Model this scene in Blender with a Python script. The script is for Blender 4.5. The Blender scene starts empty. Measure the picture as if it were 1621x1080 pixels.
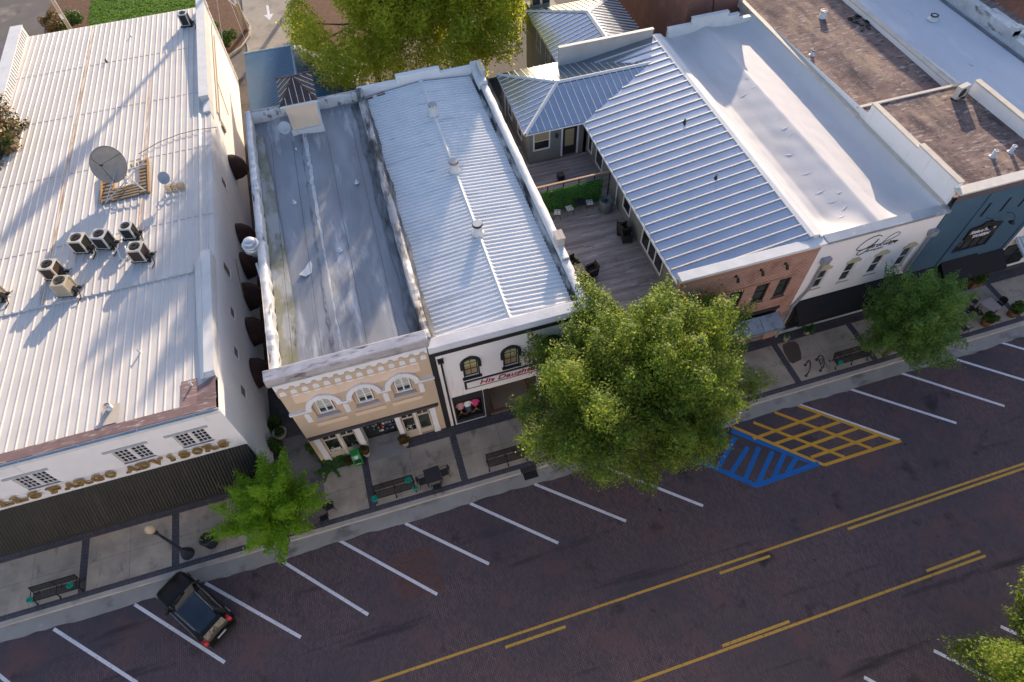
import bpy, bmesh, math, random
import numpy as np
from mathutils import Matrix, Vector
random.seed(7)
R = math.radians
SC = bpy.context.scene
COL = SC.collection
# ---------------------------------------------------------------- camera, sky, sun
cd = bpy.data.cameras.new('camera'); cam = bpy.data.objects.new('camera', cd); COL.objects.link(cam)
cd.sensor_width = 36.0; cd.lens = 36.0 * 1010.07 / 1621.0; cd.clip_end = 2000; cd.clip_start = 0.5
CM = Matrix(((0.95714444, 0.25326435, -0.14046952), (-0.28813529, 0.78385555, -0.55004411), (-0.02919875, 0.56694589, 0.82323738)))
cam.matrix_world = Matrix.Translation((0, 0, 36)) @ CM.to_4x4()
SC.camera = cam
SUN_EL, SUN_D = R(15.0), Vector((0.446, 0.895, 0))          # direction towards the sun on the ground
w = bpy.data.worlds.new('World'); SC.world = w; w.use_nodes = True
nt = w.node_tree; sky = nt.nodes.new('ShaderNodeTexSky'); sky.sky_type = 'NISHITA'; sky.sun_disc = False
sky.sun_elevation = SUN_EL; sky.sun_rotation = math.atan2(SUN_D.x, SUN_D.y)
sky.air_density = 1.0; sky.dust_density = 1.0; sky.ozone_density = 2.0
tn = nt.nodes.new('ShaderNodeMix'); tn.data_type = 'RGBA'; tn.blend_type = 'MULTIPLY'; tn.inputs[0].default_value = 1.0; tn.inputs[7].default_value = (1.10, 0.98, 0.97, 1)   # white balance of the sky light
nt.links.new(sky.outputs[0], tn.inputs[6]); nt.links.new(tn.outputs[2], nt.nodes['Background'].inputs[0]); nt.nodes['Background'].inputs[1].default_value = 0.15
sl = bpy.data.lights.new('sun', 'SUN'); sl.energy = 4.2; sl.angle = R(0.55); sl.color = (1.0, 0.80, 0.58)
so = bpy.data.objects.new('sun', sl); COL.objects.link(so); so.location = (60, 120, 60)
sd = Vector((SUN_D.x * math.cos(SUN_EL), SUN_D.y * math.cos(SUN_EL), math.sin(SUN_EL))).normalized()
so.rotation_euler = sd.to_track_quat('Z', 'Y').to_euler()
SC.view_settings.view_transform = 'Standard'; SC.view_settings.look = 'None'
SC.view_settings.exposure = 1.10; SC.view_settings.gamma = 1.0
SC.cycles.max_bounces = 6; SC.cycles.transparent_max_bounces = 4
# ---------------------------------------------------------------- materials
class NB:
    def __init__(s, name):
        s.m = bpy.data.materials.new(name); s.m.use_nodes = True; s.t = s.m.node_tree
        s.b = s.t.nodes['Principled BSDF']; s.b.inputs['Specular IOR Level'].default_value = 0.3
    def n(s, ty, **k):
        o = s.t.nodes.new(ty)
        for a, v in k.items(): setattr(o, a, v)
        return o
    def l(s, a, b): s.t.links.new(a, b)
    def pos(s, stretch=(1, 1, 1), rot=(0, 0, 0), local=False):
        src = s.n('ShaderNodeTexCoord').outputs['Object'] if local else s.n('ShaderNodeNewGeometry').outputs['Position']
        mp = s.n('ShaderNodeMapping'); mp.inputs['Scale'].default_value = stretch; mp.inputs['Rotation'].default_value = rot
        s.l(src, mp.inputs[0]); return mp.outputs[0]
    def noise(s, vec, scale, detail=6, rough=.6):
        o = s.n('ShaderNodeTexNoise'); o.inputs['Scale'].default_value = scale; o.inputs['Detail'].default_value = detail
        o.inputs['Roughness'].default_value = rough; s.l(vec, o.inputs['Vector']); return o.outputs['Fac']
    def ramp(s, fac, a, b):
        o = s.n('ShaderNodeMapRange'); o.inputs[1].default_value = a; o.inputs[2].default_value = b; o.clamp = True
        s.l(fac, o.inputs[0]); return o.outputs[0]
    def mix(s, fac, a, b):
        o = s.n('ShaderNodeMix', data_type='RGBA')
        if isinstance(fac, (int, float)): o.inputs[0].default_value = fac
        else: s.l(fac, o.inputs[0])
        for v, i in ((a, 6), (b, 7)):
            if isinstance(v, tuple): o.inputs[i].default_value = (*v[:3], 1)
            else: s.l(v, o.inputs[i])
        return o.outputs[2]
    def mul(s, a, b):
        o = s.n('ShaderNodeMath', operation='MULTIPLY')
        for v, i in ((a, 0), (b, 1)):
            if isinstance(v, (int, float)): o.inputs[i].default_value = v
            else: s.l(v, o.inputs[i])
        return o.outputs[0]
    def bump(s, h, strength=.3, dist=.02):
        o = s.n('ShaderNodeBump'); o.inputs['Strength'].default_value = strength; o.inputs['Distance'].default_value = dist
        s.l(h, o.inputs['Height']); s.l(o.outputs[0], s.b.inputs['Normal'])
    def fin(s, col, rough=.8, metal=0.):
        if isinstance(col, tuple): s.b.inputs['Base Color'].default_value = (*col[:3], 1)
        else: s.l(col, s.b.inputs['Base Color'])
        s.b.inputs['Roughness'].default_value = rough; s.b.inputs['Metallic'].default_value = metal
        return s.m

def mat(name, c1, c2=None, scale=2., rough=.8, metal=0., bump=0., stretch=(1, 1, 1), stains=(), local=False, rot=(0, 0, 0), bscale=None):
    b = NB(name)
    if c2 is None: c2 = tuple(x * .82 for x in c1)
    v = b.pos(stretch, rot, local)
    f = b.noise(v, scale)
    col = b.mix(b.ramp(f, .3, .7), c1, c2)
    for (c, sc, lo, hi, st) in stains:
        g = b.ramp(b.noise(b.pos(st, rot, local), sc), lo, hi); col = b.mix(g, col, c)
    if bump: b.bump(b.noise(v, bscale or scale * 3, 4), bump)
    return b.fin(col, rough, metal)

def brickmat(name, c1, c2, mortar, bw, bh, ms, plane='xy', rough=.85, rot=0., tint=None, tsc=.15, off=.5):
    b = NB(name)
    g = b.n('ShaderNodeNewGeometry').outputs['Position']
    if plane != 'xy':
        sp = b.n('ShaderNodeSeparateXYZ'); cb = b.n('ShaderNodeCombineXYZ'); b.l(g, sp.inputs[0])
        b.l(sp.outputs[0 if plane == 'xz' else 1], cb.inputs[0]); b.l(sp.outputs[2], cb.inputs[1]); g = cb.outputs[0]
    mp = b.n('ShaderNodeMapping'); mp.inputs['Rotation'].default_value = (0, 0, rot); b.l(g, mp.inputs[0])
    t = b.n('ShaderNodeTexBrick'); t.offset = off
    t.inputs['Scale'].default_value = 1.; t.inputs['Brick Width'].default_value = bw; t.inputs['Row Height'].default_value = bh
    t.inputs['Mortar Size'].default_value = ms; t.inputs['Color1'].default_value = (*c1, 1); t.inputs['Color2'].default_value = (*c2, 1)
    t.inputs['Mortar'].default_value = (*mortar, 1); t.inputs['Bias'].default_value = 0
    b.l(mp.outputs[0], t.inputs['Vector']); col = t.outputs['Color']
    if tint:
        for c, lo, hi, sc in tint:
            st = (1, 1, 1)
            if isinstance(sc, tuple): sc, st = sc
            col = b.mix(b.ramp(b.noise(b.pos(st), sc, 5), lo, hi), col, c)
    b.bump(t.outputs['Fac'], -.25, .01)
    return b.fin(col, rough)

def glassmat(name, c, rough=.06):
    b = NB(name); b.b.inputs['Specular IOR Level'].default_value = .8
    f = b.noise(b.pos((1, 1, 1)), 1.3, 3)
    return b.fin(b.mix(b.ramp(f, .35, .65), c, tuple(x * .5 for x in c)), rough)

def leafmat(name, cols, trans=.35):
    b = NB(name); t = b.t
    for nd in list(t.nodes): t.nodes.remove(nd)
    g = b.n('ShaderNodeNewGeometry'); cr = b.n('ShaderNodeValToRGB'); cr.color_ramp.interpolation = 'LINEAR'
    e = cr.color_ramp.elements
    while len(e) < len(cols): e.new(.5)
    for i, c in enumerate(cols): e[i].position = i / (len(cols) - 1); e[i].color = (*c, 1)
    nz = b.noise(b.pos(), 1.1, 3); mxx = b.n('ShaderNodeMath', operation='MULTIPLY_ADD'); mxx.inputs[1].default_value = .5
    sc2 = b.n('ShaderNodeMapRange'); sc2.inputs[1].default_value = .3; sc2.inputs[2].default_value = .7; sc2.inputs[3].default_value = 0; sc2.inputs[4].default_value = .5; b.l(nz, sc2.inputs[0])
    b.l(g.outputs['Random Per Island'], mxx.inputs[0]); b.l(sc2.outputs[0], mxx.inputs[2]); b.l(mxx.outputs[0], cr.inputs[0])
    d = b.n('ShaderNodeBsdfPrincipled'); d.inputs['Roughness'].default_value = .55; d.inputs['Specular IOR Level'].default_value = .25
    tr = b.n('ShaderNodeBsdfTranslucent'); mx = b.n('ShaderNodeMixShader'); mx.inputs[0].default_value = trans
    hs = b.n('ShaderNodeHueSaturation'); hs.inputs['Hue'].default_value = .485; hs.inputs['Value'].default_value = 1.9; hs.inputs['Saturation'].default_value = 1.0
    b.l(cr.outputs[0], d.inputs['Base Color']); b.l(cr.outputs[0], hs.inputs['Color']); b.l(hs.outputs[0], tr.inputs[0])
    o = b.n('ShaderNodeOutputMaterial'); b.l(d.outputs[0], mx.inputs[1]); b.l(tr.outputs[0], mx.inputs[2]); b.l(mx.outputs[0], o.inputs[0])
    return b.m

# ---------------------------------------------------------------- mesh builder
class MB:
    def __init__(s, M=None): s.v = []; s.f = []; s.mi = []; s.sm = []; s.m = 0; s.M = M; s.smooth = False
    def add(s, vs, fs):
        k = len(s.v); s.v += [tuple(v) for v in vs]
        for f in fs: s.f.append(tuple(i + k for i in f)); s.mi.append(s.m); s.sm.append(s.smooth)
        return s
    def box(s, x0, x1, y0, y1, z0, z1):
        return s.add([(x0, y0, z0), (x1, y0, z0), (x1, y1, z0), (x0, y1, z0), (x0, y0, z1), (x1, y0, z1), (x1, y1, z1), (x0, y1, z1)],
                     [(0, 3, 2, 1), (4, 5, 6, 7), (0, 1, 5, 4), (1, 2, 6, 5), (2, 3, 7, 6), (3, 0, 4, 7)])
    def cbox(s, cx, cy, cz, sx, sy, sz, rz=0., M=None):
        c, n = math.cos(rz), math.sin(rz); vs = []
        for z in (-.5, .5):
            for x, y in ((-.5, -.5), (.5, -.5), (.5, .5), (-.5, .5)):
                p = Vector((x * sx, y * sy, z * sz))
                if M: p = M @ p
                vs.append((cx + p.x * c - p.y * n, cy + p.x * n + p.y * c, cz + p.z))
        return s.add(vs, [(0, 3, 2, 1), (4, 5, 6, 7), (0, 1, 5, 4), (1, 2, 6, 5), (2, 3, 7, 6), (3, 0, 4, 7)])
    def quad(s, a, b, c, d): return s.add([a, b, c, d], [(0, 1, 2, 3)])
    def poly(s, pts): return s.add(pts, [tuple(range(len(pts)))])
    def prism(s, pts, axis, a, b):
        """extrude a 2-D outline between a and b along axis ('x','y','z')"""
        def P(p, t): return {'x': (t, p[0], p[1]), 'y': (p[0], t, p[1]), 'z': (p[0], p[1], t)}[axis]
        n = len(pts); vs = [P(p, a) for p in pts] + [P(p, b) for p in pts]
        fs = [tuple(range(n)), tuple(range(2 * n - 1, n - 1, -1))] + [(i, i + n, (i + 1) % n + n, (i + 1) % n) for i in range(n)]
        return s.add(vs, fs)
    def tube(s, pts, r, n=8, cap=True):
        pts = [Vector(p) for p in pts]; rs = r if isinstance(r, (list, tuple)) else [r] * len(pts); vs = []; fs = []
        for i, p in enumerate(pts):
            d = (pts[min(i + 1, len(pts) - 1)] - pts[max(i - 1, 0)]).normalized()
            u = d.orthogonal().normalized() if abs(d.z) > .9 else d.cross(Vector((0, 0, 1))).normalized(); q = d.cross(u)
            for k in range(n):
                a = 2 * math.pi * k / n; vs.append(p + (u * math.cos(a) + q * math.sin(a)) * rs[i])
        for i in range(len(pts) - 1):
            for k in range(n): fs.append((i * n + k, i * n + (k + 1) % n, (i + 1) * n + (k + 1) % n, (i + 1) * n + k))
        if cap: fs += [tuple(range(n))[::-1], tuple(range((len(pts) - 1) * n, len(pts) * n))]
        return s.add(vs, fs)
    def lathe(s, prof, cx=0, cy=0, n=20, cz=0):
        vs = []; fs = []
        for r, z in prof:
            for k in range(n): a = 2 * math.pi * k / n; vs.append((cx + r * math.cos(a), cy + r * math.sin(a), cz + z))
        for i in range(len(prof) - 1):
            for k in range(n): fs.append((i * n + k, i * n + (k + 1) % n, (i + 1) * n + (k + 1) % n, (i + 1) * n + k))
        fs += [tuple(range(n))[::-1], tuple(range((len(prof) - 1) * n, len(prof) * n))]
        return s.add(vs, fs)
    def grid(s, P, nx, ny):
        vs = [P(i, j) for j in range(ny + 1) for i in range(nx + 1)]; W = nx + 1
        return s.add(vs, [(j * W + i, j * W + i + 1, (j + 1) * W + i + 1, (j + 1) * W + i) for j in range(ny) for i in range(nx)])

WORLDROOT = {}
def link_mesh(name, mb, mats, parent=None, loc=(0, 0, 0), bevel=0, smooth=None):
    me = bpy.data.meshes.new(name); vs = mb.v
    if mb.M is not None: vs = [tuple(mb.M @ Vector(v)) for v in vs]
    me.from_pydata(vs, [], mb.f)
    mats = mats if isinstance(mats, (list, tuple)) else [mats]
    for m in mats: me.materials.append(m)
    me.polygons.foreach_set('material_index', mb.mi)
    me.polygons.foreach_set('use_smooth', [True] * len(mb.f) if smooth else mb.sm)
    me.update()
    o = bpy.data.objects.new(name, me); COL.objects.link(o); o.location = loc
    if parent is not None:
        o.parent = parent
        if parent.name in WORLDROOT: o.location = -WORLDROOT[parent.name]
    if bevel:
        md = o.modifiers.new('bevel', 'BEVEL'); md.width = bevel; md.segments = 2; md.limit_method = 'ANGLE'; md.angle_limit = R(40)
    return o
obj = link_mesh
def tag(o, label, cat, group=None):
    o['label'] = label; o['category'] = cat
    if group: o['group'] = group
    return o
def thing(name, label, cat, loc, group=None, world=False, rz=0.):
    o = bpy.data.objects.new(name, None); COL.objects.link(o); o.location = loc; o.rotation_euler = (0, 0, rz)
    o.empty_display_size = .3
    if world: WORLDROOT[o.name] = Vector(loc)
    return tag(o, label, cat, group)
def struct(name, mb, m, kind='structure', **k):
    o = obj(name, mb, m, **k); o['kind'] = kind; return o
def dup(root, loc, rz=0., label=None, scale=None):
    r = root.copy(); COL.objects.link(r); r.location = loc; r.rotation_euler = (0, 0, rz)
    if label: r['label'] = label
    if scale: r.scale = (scale,) * 3
    for ch in list(root.children):
        c = ch.copy(); COL.objects.link(c); c.parent = r
        for g in list(ch.children):
            d = g.copy(); COL.objects.link(d); d.parent = c
    return r

def facade(mb, x0, x1, z0, z1, y, holes=(), depth=.2):
    """wall face at y looking to -y, rectangular openings with reveals"""
    xs = sorted({x0, x1, *[h[0] for h in holes], *[h[1] for h in holes]}); zs = sorted({z0, z1, *[h[2] for h in holes], *[h[3] for h in holes]})
    xs = [x for x in xs if x0 <= x <= x1]; zs = [z for z in zs if z0 <= z <= z1]
    for i in range(len(xs) - 1):
        for j in range(len(zs) - 1):
            cx, cz = (xs[i] + xs[i + 1]) / 2, (zs[j] + zs[j + 1]) / 2
            if any(h[0] < cx < h[1] and h[2] < cz < h[3] for h in holes): continue
            mb.quad((xs[i], y, zs[j]), (xs[i + 1], y, zs[j]), (xs[i + 1], y, zs[j + 1]), (xs[i], y, zs[j + 1]))
    for a, b, c, d in holes:
        q = y + depth
        mb.quad((a, y, c), (a, y, d), (a, q, d), (a, q, c)); mb.quad((b, y, d), (b, y, c), (b, q, c), (b, q, d))
        mb.quad((a, y, c), (a, q, c), (b, q, c), (b, y, c)); mb.quad((a, y, d), (b, y, d), (b, q, d), (a, q, d))
    return mb

def window(parent, x0, x1, z0, z1, y, fw, nx, nz, fm, gm, M=None, name='window', mun=.03, th=.06, sill=None, sm=None, blind=None):
    """frame mesh with a pane child; y is the outer face of the frame"""
    f = MB(M); f.box(x0, x0 + fw, y, y + th, z0, z1); f.box(x1 - fw, x1, y, y + th, z0, z1)
    f.box(x0 + fw, x1 - fw, y, y + th, z0, z0 + fw); f.box(x0 + fw, x1 - fw, y, y + th, z1 - fw, z1)
    ix0, ix1, iz0, iz1 = x0 + fw, x1 - fw, z0 + fw, z1 - fw
    for k in range(1, nx):
        c = ix0 + (ix1 - ix0) * k / nx; f.box(c - mun / 2, c + mun / 2, y + .008, y + th - .01, iz0, iz1)
    for k in range(1, nz):
        c = iz0 + (iz1 - iz0) * k / nz; f.box(ix0, ix1, y + .012, y + th - .014, c - mun / 2, c + mun / 2)
    o = obj(name, f, fm, parent)
    p = MB(M); p.box(ix0 - .01, ix1 + .01, y + th - .02, y + th + .01, iz0 - .01, iz1 + .01); obj('pane', p, gm, o)
    if blind:
        b = MB(M); b.box(ix0, ix1, y + th - .026, y + th - .0205, iz0 + (iz1 - iz0) * blind[1], iz1); obj('blind', b, blind[0], o)
    if sill:
        s = MB(M); s.box(x0 - .08, x1 + .08, y - sill, y + th, z0 - .1, z0 - .003); obj('sill', s, sm or fm, o)
    return o

def text_mb(body, size, depth, shear=0., off=0., mb=None, x=0., z=0., y=0., sx=1., slope=0., align='LEFT', space=1.):
    c = bpy.data.curves.new('t', 'FONT'); c.body = body; c.size = size; c.extrude = depth / 2; c.shear = shear; c.offset = off; c.align_x = align; c.resolution_u = 3
    c.space_character = space
    o = bpy.data.objects.new('t', c); COL.objects.link(o)
    dg = bpy.context.evaluated_depsgraph_get(); me = bpy.data.meshes.new_from_object(o.evaluated_get(dg))
    mb = mb or MB()
    mb.add([(x + v.co.x * sx, y - v.co.z, z + v.co.y + v.co.x * sx * slope) for v in me.vertices], [tuple(p.vertices) for p in me.polygons])
    bpy.data.objects.remove(o); bpy.data.curves.remove(c); bpy.data.meshes.remove(me)
    return mb

# ---------------------------------------------------------------- foliage
def leaf_mesh(name, C, N, size, rng, m, parent, loc=(0, 0, 0), asp=.55):
    """one leaf (two folded triangles) per centre C with normal N"""
    n = len(C); N = N / (np.linalg.norm(N, axis=1)[:, None] + 1e-9)
    T = rng.normal(size=(n, 3)); T -= (T * N).sum(1)[:, None] * N; T /= np.linalg.norm(T, axis=1)[:, None] + 1e-9
    B = np.cross(N, T); s = size * rng.uniform(.6, 1.35, (n, 1))
    V = np.empty((n, 4, 3)); V[:, 0] = C - T * s; V[:, 1] = C + B * s * asp - N * s * .15; V[:, 2] = C + T * s; V[:, 3] = C - B * s * asp - N * s * .15
    me = bpy.data.meshes.new(name); me.vertices.add(n * 4); me.vertices.foreach_set('co', V.astype(np.float32).ravel())
    me.loops.add(n * 4); me.loops.foreach_set('vertex_index', np.arange(n * 4, dtype=np.int32))
    me.polygons.add(n); me.polygons.foreach_set('loop_start', np.arange(0, n * 4, 4, dtype=np.int32)); me.polygons.foreach_set('loop_total', np.full(n, 4, dtype=np.int32))
    me.materials.append(m); me.update(calc_edges=True); me.validate()
    o = bpy.data.objects.new(name, me); COL.objects.link(o); o.location = loc
    if parent is not None: o.parent = parent
    return o

def blobs_to_leaves(blobs, per, rng, fill=.35, elong=1.):
    Cs = []; Ns = []
    for (c, r, up) in blobs:
        k = max(8, int(per * r[0] * r[1] * 1.2 + per * r[0] * r[2]))
        d = rng.normal(size=(k, 3)); d /= np.linalg.norm(d, axis=1)[:, None]
        rad = np.where(rng.random(k) < fill, rng.random(k) ** .5, 1 + rng.normal(0, .13, k))[:, None]
        # lumpy outline: finer tufts on the clump
        ph = rng.uniform(0, 6.28, 3); lump = 1 + .16 * np.sin(5 * d[:, 0] + ph[0]) * np.sin(6 * d[:, 1] + ph[1]) + .12 * np.sin(9 * d[:, 2] + ph[2] + 4 * d[:, 0])
        p = d * rad * lump[:, None] * np.array(r)
        u = np.array(up, float); L = np.linalg.norm(u)
        if L > 1e-6 and elong != 1.:
            u = u / L; s = p @ u; t = np.clip(s / max(r), -1, 1)
            p = p + u[None] * (s * (elong - 1))[:, None]
            p -= (p - u[None] * (p @ u)[:, None]) * (np.clip(t, 0, 1) * .55)[:, None]      # clumps taper to their tips
        Cs.append(p + np.array(c)); Ns.append(d + rng.normal(0, .55, (k, 3)) + np.array((0, 0, .35)))
    return np.concatenate(Cs), np.concatenate(Ns)

def tree(name, label, loc, centre, rad, nb, br, per, leaf, lm, bm, seed, trunk_r=.22, group=None, low=-.55, upright=1.3, extra=(), asp=.55, spread=(.62, 1.0), cat='tree', stems=1, elong=1.5, lift=.55):
    rng = np.random.default_rng(seed); root = thing(name, label, cat, loc, group)
    c = np.array(centre, float) - np.array(loc, float); blobs = []
    ga = math.pi * (3 - 5 ** .5)
    for i in range(nb):
        zz = 1 - (1 - low) * (i + .5) / nb; rr = math.sqrt(max(0, 1 - zz * zz)); a = i * ga + rng.normal(0, .25)
        q = rng.uniform(*spread); d = np.array((rr * math.cos(a), rr * math.sin(a), zz))
        p = c + d * np.array(rad) * q
        b = br * rng.uniform(.65, 1.3)
        blobs.append((p, (b, b, b * upright * rng.uniform(.8, 1.25)), d + np.array((0, 0, lift)) + rng.normal(0, .18, 3)))
    for e in extra: blobs.append((np.array(e[0], float) - np.array(loc, float), e[1], np.array((0, 0, .3))))
    C, N = blobs_to_leaves(blobs, per, rng, elong=elong)
    keep = C[:, 2] > .5; leaf_mesh('crown', C[keep], N[keep], leaf, rng, lm, root, asp=asp)
    t = MB(); t.smooth = True
    fork = c * .55; fork[2] = max(1.4, c[2] - rad[2] * .75)
    for sidx in range(stems):
        ox = (sidx - (stems - 1) / 2) * trunk_r * 2.2
        t.tube([(ox, 0, -.05), (ox, .02, fork[2] * .4), (fork[0] + ox, fork[1], fork[2]), tuple(c + np.array((ox, 0, rad[2] * .35)))], [trunk_r * 1.25, trunk_r, trunk_r * .8, trunk_r * .25], 9)
    for i in range(0, len(blobs), max(1, len(blobs) // 22)):
        p = blobs[i][0]; st = fork + (c - fork) * rng.uniform(0, .7); mid = (st + p) / 2 + np.array((0, 0, -.25))
        t.tube([tuple(st), tuple(mid), tuple(p)], [trunk_r * .45, trunk_r * .28, trunk_r * .08], 6)
    obj('trunk', t, bm, root)
    return root

def bush(name, label, loc, r, h, n, leaf, lm, seed, cat='shrub', group=None, pot=None, stems=None, asp=.5, lumps=6):
    rng = np.random.default_rng(seed); root = thing(name, label, cat, loc, group); bl = []
    for i in range(lumps):
        a = rng.uniform(0, 6.28); q = rng.uniform(.1, .6) * r; b = r * rng.uniform(.4, .65)
        bl.append((np.array((q * math.cos(a), q * math.sin(a), h * rng.uniform(.35, .75) + (pot or 0))), (b, b, h * .35), (0, 0, 0)))
    C, N = blobs_to_leaves(bl, 1, rng)
    idx = rng.integers(0, len(bl), n); d = rng.normal(size=(n, 3)); d /= np.linalg.norm(d, axis=1)[:, None]
    c = np.array([b[0] for b in bl])[idx]; rr = np.array([b[1] for b in bl])[idx]; C = c + d * rr * rng.uniform(.5, 1.1, (n, 1)); C[:, 2] = np.maximum(C[:, 2], .03)
    leaf_mesh('foliage', C, d + rng.normal(0, .5, (n, 3)), leaf, rng, lm, root, asp=asp)
    return root
# ================================================================ palette
BLACKM = mat('black_metal', (.012, .012, .014), (.02, .02, .022), 6, .45)
DARKM = mat('dark_paint', (.02, .02, .022), (.03, .03, .033), 3, .5)
WHITE = mat('white_paint', (.68, .67, .66), (.57, .57, .57), 1.2, .6, stains=(((.5, .48, .46), .9, .6, .8, (2, 2, .3)),))
WHITEB = mat('white_stucco', (.83, .80, .79), (.77, .745, .735), .5, .75, bump=.15, bscale=9, stains=(((.52, .49, .46), 1.1, .62, .85, (3, 3, .25)),))
ROOFW = mat('white_corrugated', (.60, .565, .535), (.50, .47, .445), .35, .5, stains=(((.48, .43, .40), 1.0, .60, .86, (1.6, .12, 1)), ((.58, .5, .44), 3, .66, .8, (1, .15, 1))))
RUST = mat('rusty_sheet', (.50, .36, .26), (.34, .22, .15), 3, .8, stains=(((.70, .64, .58), 2, .45, .6, (6, .25, 1)), ((.25, .14, .09), 2, .62, .72, (6, .2, 1))))
FLASH = mat('oxide_red_flashing', (.235, .150, .140), (.165, .105, .10), 1.5, .75, stains=(((.62, .55, .53), 2.2, .55, .8, (.6, 3, 1)), ((.14, .08, .075), 4, .62, .75, (1, 1, 1))))
GALV = mat('galvanised', (.62, .63, .64), (.48, .49, .5), 3, .38, .7)
STANDS = mat('galvalume_roof', (.34, .385, .455), (.28, .325, .395), .8, .19, .97, stains=(((.24, .28, .36), 1.2, .62, .74, (.5, 1.6, 1)),))
TPO = mat('white_membrane', (.58, .56, .56), (.50, .485, .49), .5, .55, bump=.5, stretch=(1, .35, 1), bscale=1.6, stains=(((.46, .44, .44), .5, .55, .8, (1, .4, 1)), ((.33, .32, .32), 1.3, .68, .82, (.5, 2.2, 1))))
TAN = mat('tan_stucco', (.57, .44, .315), (.51, .395, .28), .8, .8, bump=.15, bscale=14, stains=(((.40, .28, .2), 1.2, .62, .85, (2, 2, .3)),))
TANL = mat('cream_stucco', (.76, .59, .445), (.70, .54, .405), .8, .8, stains=(((.5, .38, .28), 1.2, .6, .85, (2, 2, .3)),))
TRIMW = mat('white_trim', (.80, .79, .80), (.70, .69, .70), 1.3, .6)
COPING = mat('silver_wrapped_coping', (.58, .55, .56), (.40, .37, .38), 1.1, .42, .35, bump=.5, bscale=2.2, stains=(((.15, .12, .12), 1.8, .52, .66, (.45, 2, 1)), ((.7, .68, .67), 1.2, .58, .7, (.4, 3, 1))))
SILVER = mat('aluminised_roof', (.30, .315, .345), (.175, .19, .215), .45, .55, .1, stretch=(1, .3, 1), bump=.2, bscale=4,
             stains=(((.20, .20, .215), .6, .52, .70, (1.5, .3, 1)), ((.56, .56, .57), 1.1, .56, .74, (.9, .16, 1))))
LUMPW = mat('patched_parapet', (.68, .67, .66), (.46, .46, .47), 1.4, .5, .2, bump=.6, bscale=3, stains=(((.14, .14, .14), 1.6, .57, .66, (1.5, .35, 1)),))
BLUEW = mat('blue_slate_paint', (.060, .125, .185), (.05, .105, .16), .7, .7, stains=(((.14, .20, .22), .8, .64, .85, (1.5, 1.5, .5)),))
TANCOP = mat('tan_coping', (.62, .55, .46), (.50, .44, .37), 1.5, .65)
BROWNR = mat('aged_brown_roof', (.25, .17, .145), (.125, .088, .085), 1.3, .95, stretch=(.6, 1.6, 1), bump=.7, bscale=5,
             stains=(((.42, .35, .31), 2.2, .56, .68, (.6, 2.0, 1)), ((.055, .04, .048), 2.6, .55, .68, (.7, 1.6, 1)), ((.33, .24, .17), .5, .55, .72, (1.5, .5, 1)), ((.06, .045, .055), .35, .52, .66, (1.6, .5, 1)), ((.48, .42, .38), 6, .62, .70, (.6, 2, 1))))
CONC = mat('weathered_concrete', (.46, .385, .305), (.37, .31, .245), .7, .85, bump=.1, bscale=20, stains=(((.24, .205, .17), .45, .46, .70, (1, 1, 1)), ((.15, .13, .11), 1.3, .56, .74, (1, .6, 1)), ((.12, .105, .09), 5, .66, .74, (1, 1, 1))))
CONCG = mat('grey_concrete', (.34, .325, .30), (.25, .24, .225), .6, .85, bump=.1, bscale=18, stains=(((.13, .12, .115), .9, .55, .70, (.6, 1, 1)), ((.45, .43, .4), 2, .65, .8, (1, 1, 1))))
CURB = mat('curb_concrete', (.47, .42, .36), (.36, .32, .28), .8, .85, stains=(((.2, .18, .16), 1.5, .58, .75, (.6, 1, 1)),))
ASPH = mat('grey_asphalt', (.15, .135, .125), (.11, .10, .092), .4, .9, bump=.15, bscale=25, stains=(((.30, .26, .22), .25, .55, .75, (1, 1, 1)), ((.09, .08, .075), .7, .64, .74, (1, .4, 1))))
ALLEY = brickmat('alley_brick', (.125, .105, .10), (.09, .078, .075), (.04, .036, .034), .2, .1, .008, tint=(((.03, .028, .027), .45, .75, .5),))
BANDB = brickmat('paver_band', (.105, .098, .115), (.075, .07, .085), (.035, .032, .036), .11, .22, .012, tint=(((.05, .048, .055), .5, .75, .7),))
def paint(name, c, wear=.56):
    b = NB(name); f = b.noise(b.pos(), 7., 8, .75); g = b.noise(b.pos(), .9, 3)
    col = b.mix(b.ramp(f, wear, wear + .1), c, (.10, .07, .075)); col = b.mix(b.mul(b.ramp(g, .45, .75), .5), col, tuple(x * .7 for x in c))
    return b.fin(col, .75)
PAINTW = paint('road_paint_white', (.66, .66, .70)); PAINTY = paint('road_paint_yellow', (.50, .30, .05), .54); PAINTG = paint('road_paint_gold', (.60, .31, .03), .60)
PAINTB = paint('road_paint_blue', (.010, .125, .40), .60)
ROADB = brickmat('street_brick', (.150, .099, .102), (.090, .065, .073), (.045, .036, .041), .21, .105, .011, rot=R(90),
                 tint=(((.062, .053, .064), .42, .66, .12), ((.125, .070, .068), .54, .74, .35), ((.036, .028, .033), .60, .74, .55), ((.030, .025, .030), .60, .72, (.5, (.16, 1.6, 1))), ((.028, .024, .026), .68, .74, 1.7), ((.19, .15, .14), .72, .82, 2.4)))
PATCHB = brickmat('patch_brick', (.150, .078, .066), (.105, .058, .054), (.06, .04, .036), .21, .105, .012, rot=R(0), tint=(((.09, .06, .06), .45, .7, 1.),))
SOIL = mat('pine_straw', (.16, .085, .05), (.085, .045, .03), 2.5, .95, bump=.4, bscale=14, stains=(((.28, .17, .1), 5, .58, .7, (1, 1, 1)),))
LAWN = mat('lawn_green', (.075, .15, .016), (.05, .11, .012), 1.2, .9, bump=.5, bscale=30)
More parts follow.
